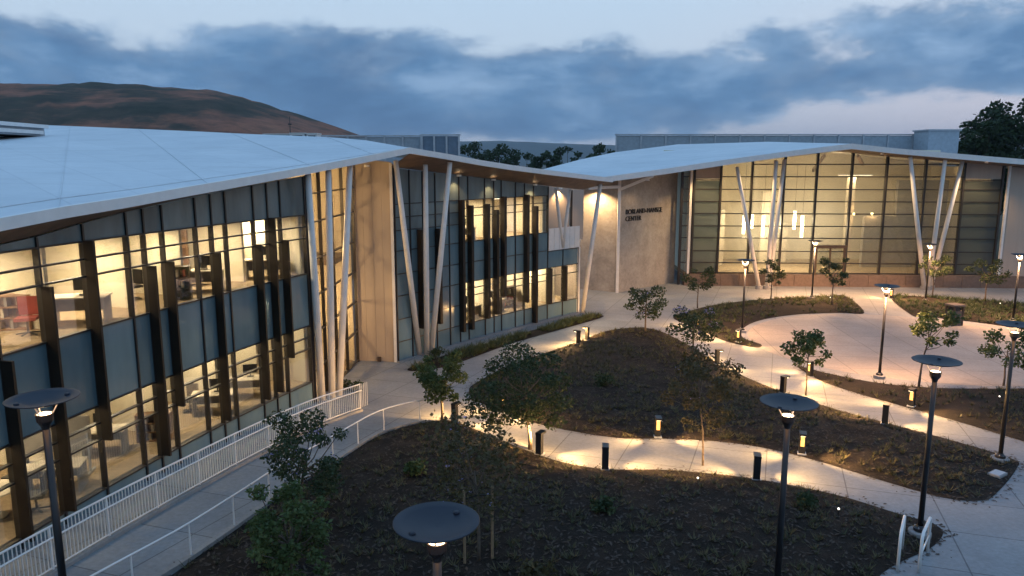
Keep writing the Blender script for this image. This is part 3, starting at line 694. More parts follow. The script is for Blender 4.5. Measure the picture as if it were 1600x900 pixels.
light('POINT', 'stair_fill', (.3, .6, 1.9), 260, WARM, pl, .15)  # second added fill without a fixture, high in the bay

# ---------------------------------------------------------------- furniture seen through the glass
def desk(x, y, z, rz, label, group=None, monitor=True):
    e = empty('desk', (x, y, z), rz); tag(e, label, 'desk', group)
    MB().box((0, 0, .72), (.75, .38, .02)).build('desktop', 'desk', e)
    for sx2 in (-.68, .68): MB().box((sx2, 0, .35), (.025, .34, .35)).build('leg', 'grey', e)
    MB().box((0, .3, .45), (.65, .015, .2)).build('modesty_panel', 'grey', e)
    if monitor:
        m = empty('computer_monitor', (x, y, z+.745), rz); tag(m, 'black computer monitor standing on '+label.replace('with', 'having'), 'monitor')
        MB().box((.1, .1, .3), (.26, .015, .17)).build('screen', 'black', m); MB().box((.1, .12, .09), (.025, .02, .09)).build('neck', 'black', m); MB().box((.1, .1, .008), (.12, .09, .008)).build('base', 'black', m)
def chair(x, y, z, rz, label, mat='black', group=None):
    e = empty('office_chair', (x, y, z), rz); tag(e, label, 'chair', group)
    MB().box((0, 0, .45), (.24, .23, .04)).build('seat', mat, e); MB().box((0, -.22, .75), (.22, .03, .24)).build('backrest', mat, e)
    MB().tube([(0, 0, .08), (0, 0, .42)], .03, 8).build('stem', 'black', e)
    for k in range(5):
        a = 2*math.pi*k/5; MB().bar((0, 0, .09), (.28*math.cos(a), .28*math.sin(a), .05), .04, .03).build('foot', 'black', e)
def shelf(x, y, z, rz, label, h=1.3, wd=1.0, mat='wood'):
    e = empty('bookcase', (x, y, z), rz); tag(e, label, 'bookcase')
    for s in (-1, 1): MB().box((s*wd/2, 0, h/2), (.02, .17, h/2)).build('side_panel', mat, e)
    for k in range(4): MB().box((0, 0, .03+k*(h-.06)/3), (wd/2-.02, .165, .018)).build('shelf', mat, e)
    MB().box((0, .17, h/2), (wd/2, .012, h/2)).build('back_panel', mat, e)
    for k in range(9):
        hh = random.uniform(.2, .3); lvl = k % 3
        MB().box((-wd*.4+wd*.8*(k/9), -.02, .05+lvl*(h-.06)/3+hh/2), (.035, .11, hh/2)).build('book', random.choice(['red', 'grey', 'darkwood', 'desk']), e)
def pos(y, o): return fa(y, o)
x, y = pos(15.6, -1.6); desk(x, y, 4.3, R(12), 'desk behind the leftmost upper window')
x, y = pos(16.7, -1.4); chair(x, y, 4.3, R(150), 'red office chair behind the leftmost upper window', 'red')
x, y = pos(17.0, -2.6); chair(x, y, 4.3, R(30), 'black office chair deeper in the leftmost upper room')
x, y = pos(16.6, -6.2); shelf(x, y, 4.3, R(-78), 'reddish bookcase on the back wall of the leftmost upper room', 2.0, 1.8)
x, y = pos(18.3, -1.3); chair(x, y, 4.3, R(200), 'pale red chair in the upper window beside the tallest left fin', 'red')
x, y = pos(18.75, -2.4); shelf(x, y, 4.3, R(8), 'low brown cabinet beside the pale red chair upstairs', .95, 1.2)
x, y = pos(24.9, -1.4); desk(x, y, 4.3, R(12), 'desk behind the upper window near the stair columns')
x, y = pos(25.6, -2.2); chair(x, y, 4.3, R(160), 'black chair at the upstairs desk near the stair columns')
x, y = pos(25.9, -4.5); shelf(x, y, 4.3, R(14), 'wide wooden shelves in the upper room near the stair columns', 1.9, 2.4)
x, y = pos(23.4, -1.0); shelf(x, y, 4.3, R(14), 'narrow dark cabinet upstairs between two bronze fins', 1.1, .8, 'darkwood')
e = empty('round_table', (*pos(16.9, -1.5), -.03)); tag(e, 'white round table behind the ground window at far left', 'table')
MB().lathe((0, 0, 0), [(0, .74), (.62, .74), (.63, .72), (.62, .70), (0, .70)], 28).build('table_top', 'desk', e); MB().tube([(0, 0, .03), (0, 0, .7)], .05, 10).build('pedestal', 'black', e); MB().lathe((0, 0, 0), [(0, .03), (.32, .025), (.33, 0)], 20).build('base', 'black', e)
for a, lb in ((20, 'black chair on the right of the white round table'), (140, 'black chair behind the white round table'), (265, 'black chair in front of the white round table')):
    x, y = pos(16.9, -1.5); chair(x+.95*math.cos(R(a)), y+.95*math.sin(R(a)), -.03, R(a+90), lb)
e = empty('whiteboard', (*pos(19.3, -1.9), -.03), R(10)); tag(e, 'grey freestanding board in the ground floor room beside the bollard lamp post', 'board')
MB().box((0, 0, 1.2), (.95, .02, .5)).build('board', 'grey', e)
for s in (-1, 1): MB().box((s*.85, 0, .6), (.025, .03, .6)).build('leg', 'lightmetal', e); MB().box((s*.85, 0, .03), (.03, .3, .03)).build('foot', 'lightmetal', e)
x, y = pos(18.5, -1.2); desk(x, y, -.03, R(14), 'long pale desk below the grey board', None, False)
x, y = pos(18.2, -2.1); chair(x, y, -.03, R(170), 'black chair at the long pale desk below the board')
x, y = pos(22.1, -1.1); shelf(x, y, -.03, R(14), 'low wooden cabinet in the middle ground floor room', .9, 1.0)
x, y = pos(24.7, -1.0); desk(x, y, -.03, R(14), 'desk in the ground floor room left of the stair columns')
x, y = pos(24.5, -1.9); chair(x, y, -.03, R(170), 'black chair in the ground floor room left of the stair columns')
x, y = pos(20.6, -6.2); shelf(x, y, 4.3, R(-78), 'tall bookcase on the back wall of the third upper room', 2.0, 1.6)
x, y = pos(20.0, -1.3); desk(x, y, 4.3, R(14), 'desk behind the upper window right of the tallest left fin')
x, y = pos(22.9, -2.3); chair(x, y, 4.3, R(150), 'black chair upstairs between the two middle fins')
x, y = pos(27.9, -1.2); desk(x, y, 4.3, R(14), 'desk in the last upper room before the stair window')
x, y = pos(15.3, -2.6); desk(x, y, -.03, R(14), 'desk in the ground floor room at the far left edge')
x, y = pos(20.9, -2.0); desk(x, y, -.03, R(14), 'pale desk in the middle ground floor room')
x, y = pos(20.4, -2.9); chair(x, y, -.03, R(170), 'black chair at the pale desk in the middle ground floor room')
x, y = pos(23.9, -3.4); shelf(x, y, -.03, R(14), 'dark bookcase at the back of a ground floor room', 1.7, 1.6, 'darkwood')
x, y = pos(26.5, -1.1); desk(x, y, -.03, R(14), 'desk in the ground floor room beside the stair columns')
for i, (yy, oo_, zz_, lb) in enumerate([(18.0, -6.5, 5.6, 'framed picture on the back wall of the second upper room'), (22.9, -6.5, 5.6, 'framed picture on the back wall of the fourth upper room'), (17.2, -6.5, 1.5, 'framed picture on the back wall of the ground floor lounge'), (21.2, -6.5, 1.5, 'framed picture on the back wall of the middle ground floor room')]):
    e = empty('wall_picture', (*pos(yy, oo_), zz_), R(-78)); tag(e, lb, 'picture')
    MB().box((0, .03, 0), (.6, .02, .42)).build('frame', 'darkwood', e); MB().box((0, .0, 0), (.54, .012, .36)).build('print', 'grey', e)
x, y = fb(-1.6, -1.2); desk(x, y, -.32, R(48), 'desk behind the ground windows of the angled front')
x, y = fb(-.2, -1.3); desk(x, y, -.32, R(48), 'second desk behind the ground windows of the angled front')
x, y = fb(-1.0, -2.1); chair(x, y, -.32, R(200), 'black chair between the desks of the angled front')
x, y = fb(.9, -1.5); shelf(x, y, -.32, R(48), 'dark bookcase behind the ground windows of the angled front', 1.3, 1.1, 'darkwood')
x, y = fb(-1.9, -1.2); desk(x, y, 4.3, R(48), 'desk behind the upper windows of the angled front')

# ---------------------------------------------------------------- second building: the tall glass hall
hall = empty('glass_hall', (27, 60.5, -1.4)); PINV[hall.name] = Matrix.Translation((-27, -60.5, 1.4))
tag(hall, 'tall glass hall with low gabled white roof and stone end walls at right', 'building')
def H_(mb, name, mat, parent=None, sm=False): return P_(mb, name, mat, parent or hall, sm)
E2 = [(6.0, 54.85, 7.2), (6.87, 55.0, 7.29), (11.55, 56.0, 7.88), (16.5, 56.6, 8.59), (21.5, 57.1, 9.24), (26.04, 57.5, 9.76), (29.57, 57.6, 9.40), (34.66, 57.8, 8.98), (39.79, 58.0, 8.57), (45.98, 58.2, 8.08), (56, 58.5, 7.3)]
e2t = [Vector(p)+Vector((0, 0, .40)) for p in E2]
bk = [(1.2, 58.4, 8.0), (2.58, 60.0, 8.23), (6.0, 66.5, 9.0), (10.13, 74.0, 9.75), (17.5, 79.5, 10.65), (24.6, 72, 10.72), (33, 84, 10.2), (39, 86, 9.6), (44, 86, 9.1), (50, 86, 8.6), (60, 86, 7.9)]
hr = H_(skin(e2t, [Vector(p) for p in bk], 5), 'roof', 'roof'); PINV[hr.name] = Matrix.Identity(4)
mb = MB()
for a, b in zip(E2, E2[1:]):
    a = Vector(a); b = Vector(b); u = Vector((0, 0, .415)); n = Vector((0, -.06, 0)); mb.hexa([a, a+n, b+n, b, a+u, a+n+u, b+n+u, b+u])
H_(mb, 'fascia', 'white', hr)
V = []
for p in E2: V += [(p[0], p[1]+.02, p[2]+.02), (p[0]*.985+.5, 61.4-(p[0]-14)*.045, p[2]-.12)]
H_(MB().add(V, [(2*i, 2*i+1, 2*i+3, 2*i+2) for i in range(len(E2)-1)]), 'soffit', 'soffit', hr)
def hy(x): return 61.29-(x-13.92)*.0513
def htop(x): return interp(E2, 0, x, 2)-.08
HV = [15.02, 17.17, 19.67, 22.26, 24.85, 27.63, 30.39, 33.45, 36.49, 39.52]
HZ_ = [-.35, .49, 1.48, 2.57, 3.56, 4.58, 5.58, 6.57, 7.60, 8.60]
hc = E_('curtain_wall', hall, (27, 60.6, -.3))
for x0, x1 in zip(HV, HV[1:]):
    dark = x0 < 15.1 or x1 > 39
    tp = min(htop(x0), htop(x1)) if not dark else 7.3
    zz = [z for z in HZ_ if z < tp-.15]
    for i, z0 in enumerate(zz):
        last = i == len(zz)-1
        za = (htop(x0) if not dark else 7.3) if last else zz[i+1]; zb = (htop(x1) if not dark else 7.3) if last else zz[i+1]
        H_(MB().hexa([(x0+.03, hy(x0), z0+.03), (x1-.03, hy(x1), z0+.03), (x1-.03, hy(x1)+.03, z0+.03), (x0+.03, hy(x0)+.03, z0+.03), (x0+.03, hy(x0), za-.03), (x1-.03, hy(x1), zb-.03), (x1-.03, hy(x1)+.03, zb-.03), (x0+.03, hy(x0)+.03, za-.03)]), 'window_pane', 'darkpane' if dark else 'pane2', hc)
        H_(MB().bar((x0+.06, hy(x0)-.03, z0), (x1-.06, hy(x1)-.03, z0), .12, .085), 'transom', 'mullion', hc)
    if dark:
        H_(MB().bar((x0+.06, hy(x0)-.02, 7.34), (x1-.06, hy(x1)-.02, 7.34), .14, .1), 'transom', 'mullion', hc)
        H_(MB().hexa([(x0+.03, hy(x0), 7.42), (x1-.03, hy(x1), 7.42), (x1-.03, hy(x1)+.2, 7.42), (x0+.03, hy(x0)+.2, 7.42), (x0+.03, hy(x0), htop(x0)), (x1-.03, hy(x1), htop(x1)), (x1-.03, hy(x1)+.2, htop(x1)), (x0+.03, hy(x0)+.2, htop(x0))]), 'header_panel', 'tan', hc)
for x in HV: H_(MB().bar((x, hy(x)-.02, -1.3), (x, hy(x)-.02, htop(x)), .15, .28, (0, 1, 0)), 'mullion', 'mullion', hc)
# entry frame left of the glass
H_(MB().bar((14.05, 61.35, -1.4), (14.05, 61.35, htop(14.05)), .2, .2), 'mullion', 'mullion', hc)
for z in HZ_[1:-1]: H_(MB().bar((14.15, 61.33, z), (14.6, 61.3, z), .1, .08), 'transom', 'mullion', hc)
H_(MB().box((14.35, 61.7, 3.2), (.25, .05, 4.4)), 'window_pane', 'pane2', hc)
for x in (14.72, 39.9): col_ = H_(MB().bar((x, hy(x)-.2, -1.3), (x, hy(x)-.2, htop(x)), .18, .18), 'post', 'column')
# plinth in coursed blocks
pn = E_('plinth', hall, (27, 60, -1.4))
k = 0; x = 14.4
while x < 41.5:
    H_(MB().hexa([(x, hy(x)-.55, -1.45), (x+1.47, hy(x+1.47)-.55, -1.45), (x+1.47, hy(x)+.1, -1.45), (x, hy(x)+.1, -1.45), (x, hy(x)-.55, -.42), (x+1.47, hy(x+1.47)-.55, -.42), (x+1.47, hy(x)+.1, -.42), (x, hy(x)+.1, -.42)]), 'stone_block', 'brownplinth', pn); x += 1.5
# stone end walls
def slabwall(p0, p1, z0, z1a, z1b, t, mat, name='wall'):
    d = Vector((p1[0]-p0[0], p1[1]-p0[1])); n = Vector((-d.y, d.x)).normalized()*t
    return H_(MB().hexa([(p0[0], p0[1], z0), (p1[0], p1[1], z0), (p1[0]+n.x, p1[1]+n.y, z0), (p0[0]+n.x, p0[1]+n.y, z0), (p0[0], p0[1], z1a), (p1[0], p1[1], z1b), (p1[0]+n.x, p1[1]+n.y, z1b), (p0[0]+n.x, p0[1]+n.y, z1a)]), name, mat)
sw = slabwall((8.46, 57.4), (13.95, 62.6), -1.5, 7.45, 8.15, .4, 'stone')
slabwall((5.2, 59.3), (8.2, 57.55), -1.5, 7.3, 7.4, .3, 'stone')
slabwall((40.0, 59.75), (58, 58.9), -1.5, 8.4, 7.0, .4, 'tan')
H_(MB().bar((8.3, 57.3, -1.45), (8.3, 57.3, 7.4), .22, .22), 'post', 'column')
H_(MB().bar((5.8, 55.6, 6.85), (8.3, 57.2, 6.9), .2, .22), 'beam', 'column'); H_(MB().bar((8.35, 57.2, 6.7), (10.6, 55.9, 7.75), .16, .2), 'beam', 'column')
slabwall((2.6, 63.5), (5.2, 59.4), -1.5, 7.6, 7.3, .3, 'stone')
# interior of the hall
H_(MB().box((27.3, 66.5, -.5), (12.8, 5.6, .08)), 'floor_slab', 'carpet')
H_(MB().box((27.3, 70.5, 4.5), (13, .12, 5.4)), 'wall', 'cream')
for x in (14.9, 39.7): H_(MB().box((x, 66, 3.8), (.1, 4.5, 4.6)), 'wall', 'cream')
V = [(14.8, 61.9, htop(15)+.02), (27, 61.4, htop(26.5)+.04), (39.9, 60.6, htop(40)+.02), (14.8, 70.6, 8.7), (27, 70.6, 9.9), (39.9, 70.6, 8.7)]
H_(MB().add(V, [(0, 1, 4, 3), (1, 2, 5, 4)]), 'ceiling', 'ceil')
for x0, x1, y, z1 in [(17.6, 19.0, 66, 4.6), (22.6, 23.4, 67, 6.2), (29.6, 30.2, 65.5, 7.5), (31.0, 35.5, 65, 4.1), (34.5, 39, 66.5, 7.2), (24.0, 25.6, 68.5, 3.2)]:
    H_(MB().box(((x0+x1)/2, y, z1/2-.2), ((x1-x0)/2, .2, z1/2+.2)), 'partition', 'desk' if x0 < 30 else 'grey')
for a, b in [((24.9, 61.6, 8.1), (28, 67, 9.4)), ((28.5, 61.6, 9.3), (31.5, 67, 8.6))]: H_(MB().bar(a, b, .2, .25), 'roof_beam', 'wood')
dr = E_('entrance_portal', hall, (26.2, 61.0, -.4))
H_(MB().box((26.3, 60.5, 1.9), (1.25, .25, .12)), 'canopy', 'darkwood', dr)
for x in (25.15, 26.3, 27.45): H_(MB().box((x, 60.45, .4), (.06, .06, 1.4)), 'door_frame', 'darkwood', dr)
for x in (25.72, 26.88): H_(MB().box((x, 60.5, .5), (.48, .02, 1.25)), 'door', 'pane2', dr)
for a, b in [((20.08, 59.0, -1.3), (17.54, 58.2, 8.4)), ((20.71, 59.0, -1.3), (20.59, 58.2, 8.9)), ((21.01, 59.4, -1.3), (21.6, 59.2, 9.0)), ((33.4, 58.8, -1.3), (31.0, 58.2, 9.2)), ((33.71, 58.8, -1.3), (33.75, 58.2, 8.95)), ((34.15, 59.2, -1.3), (35.6, 59, 8.85))]:
    c = col3('column', a, b, .17, .14, hall); H_(MB().tube([(a[0], a[1], -1.5), (a[0], a[1], -1.12)], .3, 12), 'column_foot', 'kerb', c)
for i, (x, z, h) in enumerate([(20.2, 2.6, 1.6), (20.9, 3.1, 1.2), (21.9, 2.4, 1.8), (24.6, 3.0, 1.6), (25.3, 2.3, 1.9)]):
    p = empty('pendant_light', (x, 64.2, z)); tag(p, ORD[i]+' glowing tube pendant from the left inside the glass hall', 'pendant light', 'tube pendants in the hall')
    MB().tube([(0, 0, 0), (0, 0, h)], .13, 10).build('shade', 'pend', p); MB().tube([(0, 0, h), (0, 0, 8.6-z)], .012, 5).build('cable', 'black', p)
    light('POINT', 'pendant_bulb', (0, -.3, h/2), 520, (1, .82, .56), p, .25)
for i, x in enumerate((30.0, 31.6)):
    p = empty('wall_light', (x, 64.8, 4.3)); tag(p, ('left', 'right')[i]+' of the two small round lights on the inner wall of the hall', 'wall light', 'round wall lights in the hall')
    MB().lathe((0, 0, 0), [(0, .1), (.1, .08), (.13, 0), (.1, -.08), (0, -.1)], 12).build('globe', 'pend', p); MB().box((0, .2, 0), (.05, .1, .05)).build('bracket', 'black', p)
    light('POINT', 'bulb', (0, -.25, 0), 70, WARM, p, .12)
p = empty('ceiling_light', (30, 65, 7.7)); tag(p, 'long ceiling light high in the dimmer right half of the hall', 'ceiling light')
MB().box((0, 0, 0), (1.5, .1, .04)).build('housing', 'white', p); MB().box((0, 0, -.05), (1.45, .08, .012)).build('diffuser', 'strip', p)
light('AREA', 'tube_light', (0, 0, -.08), 200, (1, .82, .56), p, 3, size_y=.4)
# raised lettering on the stone wall
sg = empty('wall_sign', (0, 0, 0)); tag(sg, 'dark raised letters in two lines on the stone wall of the hall', 'sign')
d = Vector((13.95-8.46, 62.6-57.4, 0)).normalized(); nrm = Vector((d.y, -d.x, 0))
for txt, z, off in (('BORLAND-MANSKE', 4.75, .55), ('CENTER', 4.2, .55)):
    cu = bpy.data.curves.new('letters', 'FONT'); cu.body = txt; cu.size = .54; cu.extrude = .03; cu.space_character = 1.02
    t_ = bpy.data.objects.new('text', cu); col.objects.link(t_)
    me = bpy.data.meshes.new_from_object(t_.evaluated_get(bpy.context.evaluated_depsgraph_get())); bpy.data.objects.remove(t_)
    me.materials.clear(); me.materials.append(MT['black']); o = bpy.data.objects.new('lettering', me); col.objects.link(o); o.parent = sg
    p = Vector((8.46, 57.4, 0)) + d*off + nrm*.05
    M_ = Matrix((d, Vector((0, 0, 1)), nrm)).transposed().to_4x4(); M_.translation = (p.x, p.y, z); o.matrix_local = M_

# soffit downlights washing the walls
def downlight(x, y, z, power, label, group, spot=R(120)):
    e = empty('downlight', (x, y, z)); tag(e, label, 'downlight', group)
    MB().lathe((0, 0, 0), [(.13, .06), (.13, -.03), (.09, -.03), (.085, .02)], 14).build('trim', 'white', e); MB().lathe((0, 0, 0), [(0, .0), (.085, .0)], 14).build('lens', 'lamp_glow', e)
    light('SPOT', 'downlight_lamp', (0, 0, -.05), power, WARM, e, .05, (0, 0, 0), spot)
for i, (xx, zz) in enumerate(((-3.15, 8.02), (-1.35, 7.75), (1.1, 7.38))):
    x, y = fb(xx, .4); downlight(x, y, zz, 90, ORD[i]+' recessed light from the left in the soffit above the angled front', 'soffit downlights of the angled front', R(110))
x, y = fb(5.25, -2.75); downlight(x, y, 6.95, 420, 'recessed light over the upper terrace', None)
x, y = 6.3, 57.6; downlight(x, y, 6.85, 1700, 'recessed light under the canopy between the two buildings', None, R(140))
downlight(10.4, 56.9, 7.4, 120, 'recessed light in the canopy above the stone wall', None, R(130))
for i, xx in enumerate((15.5, 18.8, 29, 37)): downlight(xx, hy(xx)-1.9, htop(xx)+.0, 1100, ORD[i]+' recessed light from the left in the eave soffit of the hall', 'eave downlights of the hall', R(120))
downlight(-6.9, 35.5, 8.55, 25, 'recessed light above the tan metal wall', None, R(110))

# ---------------------------------------------------------------- roof equipment and things behind
def roof_screen(name, label, x0, x1, y, z0, z1, nseg, mat, cat='roof screen'):
    e = empty(name, (x0, y, z0)); tag(e, label, cat)
    L = x1-x0
    for k in range(nseg): MB().box((L*(k+.5)/nseg, 0, (z1-z0)/2), (L/nseg/2-.05, .06, (z1-z0)/2)).build('screen_panel', mat, e)
    for k in range(nseg+1): MB().box((L*k/nseg, -.1, (z1-z0)/2), (.09, .09, (z1-z0)/2+.06)).build('post', 'lightmetal', e)
    MB().box((L/2, -.02, z1-z0+.12), (L/2+.15, .2, .07)).build('coping', 'lightmetal', e)
    return e
roof_screen('rooftop_screen', 'long grey rooftop screen behind the roof of the glass hall', 12.5, 48.0, 90, 6, 11.95, 12, 'screen')
roof_screen('rooftop_screen', 'blue grey rooftop screen behind the ridge of the left building', -9.0, -5.3, 75, 6, 11.35, 3, 'screen_dark')
roof_screen('rooftop_screen', 'pale rooftop screen running left from the blue grey one', -24.0, -9.2, 76, 6, 11.3, 8, 'screen')
e = empty('roof_penthouse', (49.7, 88, 6)); tag(e, 'small pale block at the right end of the long rooftop screen', 'penthouse')
MB().box((0, 0, 3.2), (1.75, 1.6, 3.2)).build('wall', 'screen', e); MB().box((0, 0, 6.46), (1.9, 1.75, .08)).build('coping', 'lightmetal', e); MB().box((-.6, -1.62, 2.6), (.5, .03, 1.1)).build('louvre', 'screen', e)
e = empty('stepped_roof', (-35.2, 45, 10.3)); tag(e, 'white stepped roof edge above the roof at the far left', 'roof')
for k, (dz, hx) in enumerate([(.12, 5.3), (.5, 5.4)]): MB().box((0, .4*k, dz+.2), (hx, 3, .11)).build('roof_tier', 'white', e)
MB().box((0, .6, .4), (5.1, 2.8, .3)).build('core', 'screen', e)
for i, (x, wd, h) in enumerate([(-18.0, 1.0, .55), (-16.4, .55, .62), (-15.3, .4, .6)]):
    e = empty('rooftop_unit', (x, 58, 10.3)); tag(e, ['long low rooftop unit below the end of the hill', 'white boxy rooftop unit below the end of the hill', 'small white rooftop unit nearest the screen'][i], 'rooftop unit')
    MB().box((0, 0, h/2), (wd, .6, h/2)).build('cabinet', 'white' if i else 'screen', e); MB().box((0, -.61, h/2), (wd*.7, .02, h*.3)).build('grille', 'black', e); MB().box((0, 0, h+.03), (wd+.05, .65, .03)).build('lid', 'white', e)
e = empty('antenna_mast', (-88.5, 300, 18)); tag(e, 'thin antenna mast on the slope of the brown hill', 'mast')
MB().tube([(0, 0, -8), (0, 0, 9)], [.3, .12], 6).build('pole', 'black', e); MB().box((0, 0, 6), (.7, .1, .25)).build('antenna', 'black', e)

# hill and far ridge
def ridge_mesh(name, prof, D, depth, mat, seed, amp, nx=150, nd=14):
    us = np.linspace(prof[0][0], prof[-1][0], nx); hs = np.interp(us, [p[0] for p in prof], [p[1] for p in prof])
    V = []; F = []
    for j in range(nd+1):
        t = j/nd; y = D-depth+2*depth*t; k = math.sin(math.pi*min(t, 1))**.8 if 0 < t < 1 else 0
        for x, h in zip(us, hs):
            s_ = y/D; nz = mnoise.fractal((x*.010*600/D+seed, y*.010*600/D, seed), .9, 2.1, 5)*amp
            nz2 = mnoise.fractal((x*.05*600/D+seed, y*.05*600/D, seed), .9, 2.1, 3)*amp*.18
            V.append((x*s_, y, -2+(h*s_+2)*k + nz*min(k, 1-k if t < .5 else k*.4)*1.2+nz2*k))
    n = nx
    for j in range(nd):
        for i in range(n-1): F.append((j*n+i, j*n+i+1, (j+1)*n+i+1, (j+1)*n+i))
    o = npmesh(name, V, F, mat); o.data.polygons.foreach_set('use_smooth', [True]*len(o.data.polygons)); return tag(o, kind='structure')
ridge_mesh('hill', [(-1500, 60), (-1100, 78), (-856, 80.7), (-705, 79.7), (-555, 76.8), (-454, 73.4), (-404, 72), (-374, 71), (-339, 69.5), (-293, 69), (-238, 65), (-203, 54.7), (-163, 41.3), (-133, 32.4), (-92, 20), (-30, 6), (40, -2)], 600, 280, 'hill', 3.3, 9, 220, 24)
ridge_mesh('far_hills', [(-7000, 260), (-3000, 230), (-853, 152), (-256, 156), (128, 152), (427, 139), (683, 124), (1281, 116), (2500, 150), (4500, 210), (7000, 230)], 5000, 1200, 'farhill', 8.1, 26, 260, 10)

# ---------------------------------------------------------------- trees
def leaf_cloud(centres, radii, n, size, seed, flat=1.0, droop=0.0):
    r = np.random.default_rng(seed); C = np.asarray(centres, float); Rr = np.asarray(radii, float)
    pw = Rr**2/np.sum(Rr**2); idx = r.choice(len(C), n, p=pw)
    d = r.normal(size=(n, 3)); d /= np.linalg.norm(d, axis=1)[:, None]
    rad = Rr[idx]*(.25+.75*r.random(n)**.5); p = C[idx]+d*rad[:, None]*np.array([1, 1, flat])
    a = r.normal(size=(n, 3)); a[:, 2] = a[:, 2]*.6-droop; a /= np.linalg.norm(a, axis=1)[:, None]
    b = np.cross(a, r.normal(size=(n, 3))); b /= np.linalg.norm(b, axis=1)[:, None]
    L = size*r.uniform(.6, 1.5, n)[:, None]; W = L*r.uniform(.22, .45, n)[:, None]
    V = np.stack([p, p+a*L*.5+b*W, p+a*L, p+a*L*.5-b*W], 1).reshape(-1, 3)
    F = np.arange(4*n).reshape(-1, 4); return V, F
def tree(x, y, h, cw_, ch, label, seed, group, n=1500, size=.14, mat='leaf', stem=.045, lean=(0, 0), flowers=0, stakes=0, name='young_tree', zb=None, nclump=14, flat=.75, sparse=.32):
    z = bedz(x, y)-.03 if zb is None else zb
    e = empty(name, (x, y, z)); tag(e, label, 'tree', group); r = random.Random(seed)
    th = h-ch*.55; top = (lean[0], lean[1], th)
    pts_ = [(lean[0]*t*t+r.uniform(-.03, .03)*(0 < t < 1)*h*.3, lean[1]*t*t+r.uniform(-.03, .03)*(0 < t < 1)*h*.3, th*t) for t in (0, .25, .5, .75, 1)]
    mb = MB(); mb.tube(pts_, [stem*1.25, stem, stem*.85, stem*.7, stem*.55], 7)
    cs = []; rs = []
    for k in range(nclump):
        a = 2*math.pi*(k*.618)+r.uniform(-.4, .4); q = (k+.5)/nclump; rr_ = cw_/2*(.25+.7*math.sqrt(r.random()))*(1-.35*abs(2*q-1)); zz = h-ch+ch*(.1+.8*q)
        c = (lean[0]+rr_*math.cos(a), lean[1]+rr_*math.sin(a), zz); cs.append(c); rs.append(cw_*sparse*r.uniform(.45, 1)*.62)
        s0 = Vector(pts_[2 if q < .4 else 3]).lerp(Vector(top), r.random()); m = s0.lerp(Vector(c), .5)+Vector((0, 0, -.05*ch))
        mb.tube([s0, m, c], [stem*.42, stem*.3, stem*.14], 5, False)
    mb.build('trunk', 'bark', e, True)
    V, F = leaf_cloud(cs, rs, n, size, seed, flat, .25); npmesh('crown', V, F, mat, e)
    if flowers:
        k = r.sample(range(len(cs)), max(3, len(cs)//3)); V, F = leaf_cloud([Vector(cs[i])+Vector((0, 0, .1)) for i in k], [rs[i]*.8 for i in k], flowers, size*.6, seed+9, .6); npmesh('blossom', V, F, 'flower', e)
    for s in range(stakes):
        a = math.pi*s+.3; sx2, sy2 = .32*math.cos(a), .32*math.sin(a)
        MB().tube([(sx2, sy2, -.1), (sx2, sy2, 1.75)], .03, 6).build('stake', 'stake', e)
        MB().bar((sx2, sy2, 1.55), (0, 0, 1.6), .02, .03).build('tie', 'black', e)
    return e
G1 = 'young trees in the courtyard'
tree(-2.62, 26.3, 2.75, 2.2, 2.0, 'small bushy tree at the tip of the front bed beside a black bollard', 11, G1, 4200, .095, 'leaf', .05)
tree(.6, 23.2, 3.5, 3.6, 2.9, 'wide dark tree standing at the path edge in the centre', 12, G1, 7200, .10, 'leafd', .065, lean=(-.2, .1), nclump=22)
tree(-5.3, 17.3, 2.8, 2.2, 2.3, 'upright tree with pale lilac blossom beside the left handrail', 13, G1, 4600, .08, 'leafd', .05, lean=(.1, .3), flowers=110, nclump=18)
tree(-4.25, 13.1, 2.7, 2.2, 1.9, 'dense light green bushy tree at the bottom left corner', 14, G1, 4800, .08, 'leaf', .05, nclump=26, sparse=.22)
tree(-.75, 15.3, 3.3, 2.6, 2.3, 'loose staked tree with a few lilac flowers behind the nearest lamp disc', 15, G1, 2300, .085, 'leafo', .035, lean=(-.1, .3), flowers=60, stakes=2, nclump=18, sparse=.36)
tree(8.05, 43.4, 2.7, 2.6, 1.9, 'small tree at the far tip of the middle bed', 16, G1, 1800, .13, 'leafd', .05, flowers=25)
tree(9.3, 36.8, 2.6, 2.6, 1.7, 'low tree covered in pale lilac blossom beside the curved path', 17, G1, 1800, .13, 'leafd', .05, flowers=240)
tree(5.95, 21.7, 3.6, 2.6, 2.5, 'thin airy tree with sparse bronze leaves in the path centre right', 18, G1, 3000, .09, 'leafo', .03, lean=(-.1, .4), flowers=20, nclump=16, sparse=.34)
tree(12.45, 30.0, 2.9, 2.3, 1.6, 'small green tree between the curved path and the round plaza', 19, G1, 1500, .13, 'leaf', .035, nclump=9)
tree(17.95, 31.3, 3.5, 2.4, 1.7, 'young tree leaning right at the near rim of the round plaza', 20, G1, 1240, .13, 'leaf', .045, lean=(.45, .2), nclump=9)
tree(21.9, 31.6, 2.6, 2.4, 1.7, 'young tree at the right rim of the round plaza beside a tall lamp', 21, G1, 1120, .13, 'leaf', .04, nclump=9)
tree(13.1, 51.0, 3.05, 2.4, 1.7, 'small tree in front of the stone wall of the hall', 22, G1, 1240, .13, 'leafd', .04, nclump=9)
tree(19.4, 54.3, 3.3, 1.9, 2.3, 'small tree in front of the left column cluster of the hall', 23, G1, 1240, .13, 'leafd', .045, nclump=9)
tree(22.8, 51.5, 3.6, 2.1, 2.3, 'small tree in front of the entrance of the hall', 24, G1, 1400, .13, 'leafd', .045, nclump=9)
tree(31.9, 55.0, 3.3, 2.6, 1.7, 'small tree in front of the right column cluster of the hall', 25, G1, 1240, .13, 'leafd', .045, nclump=9)
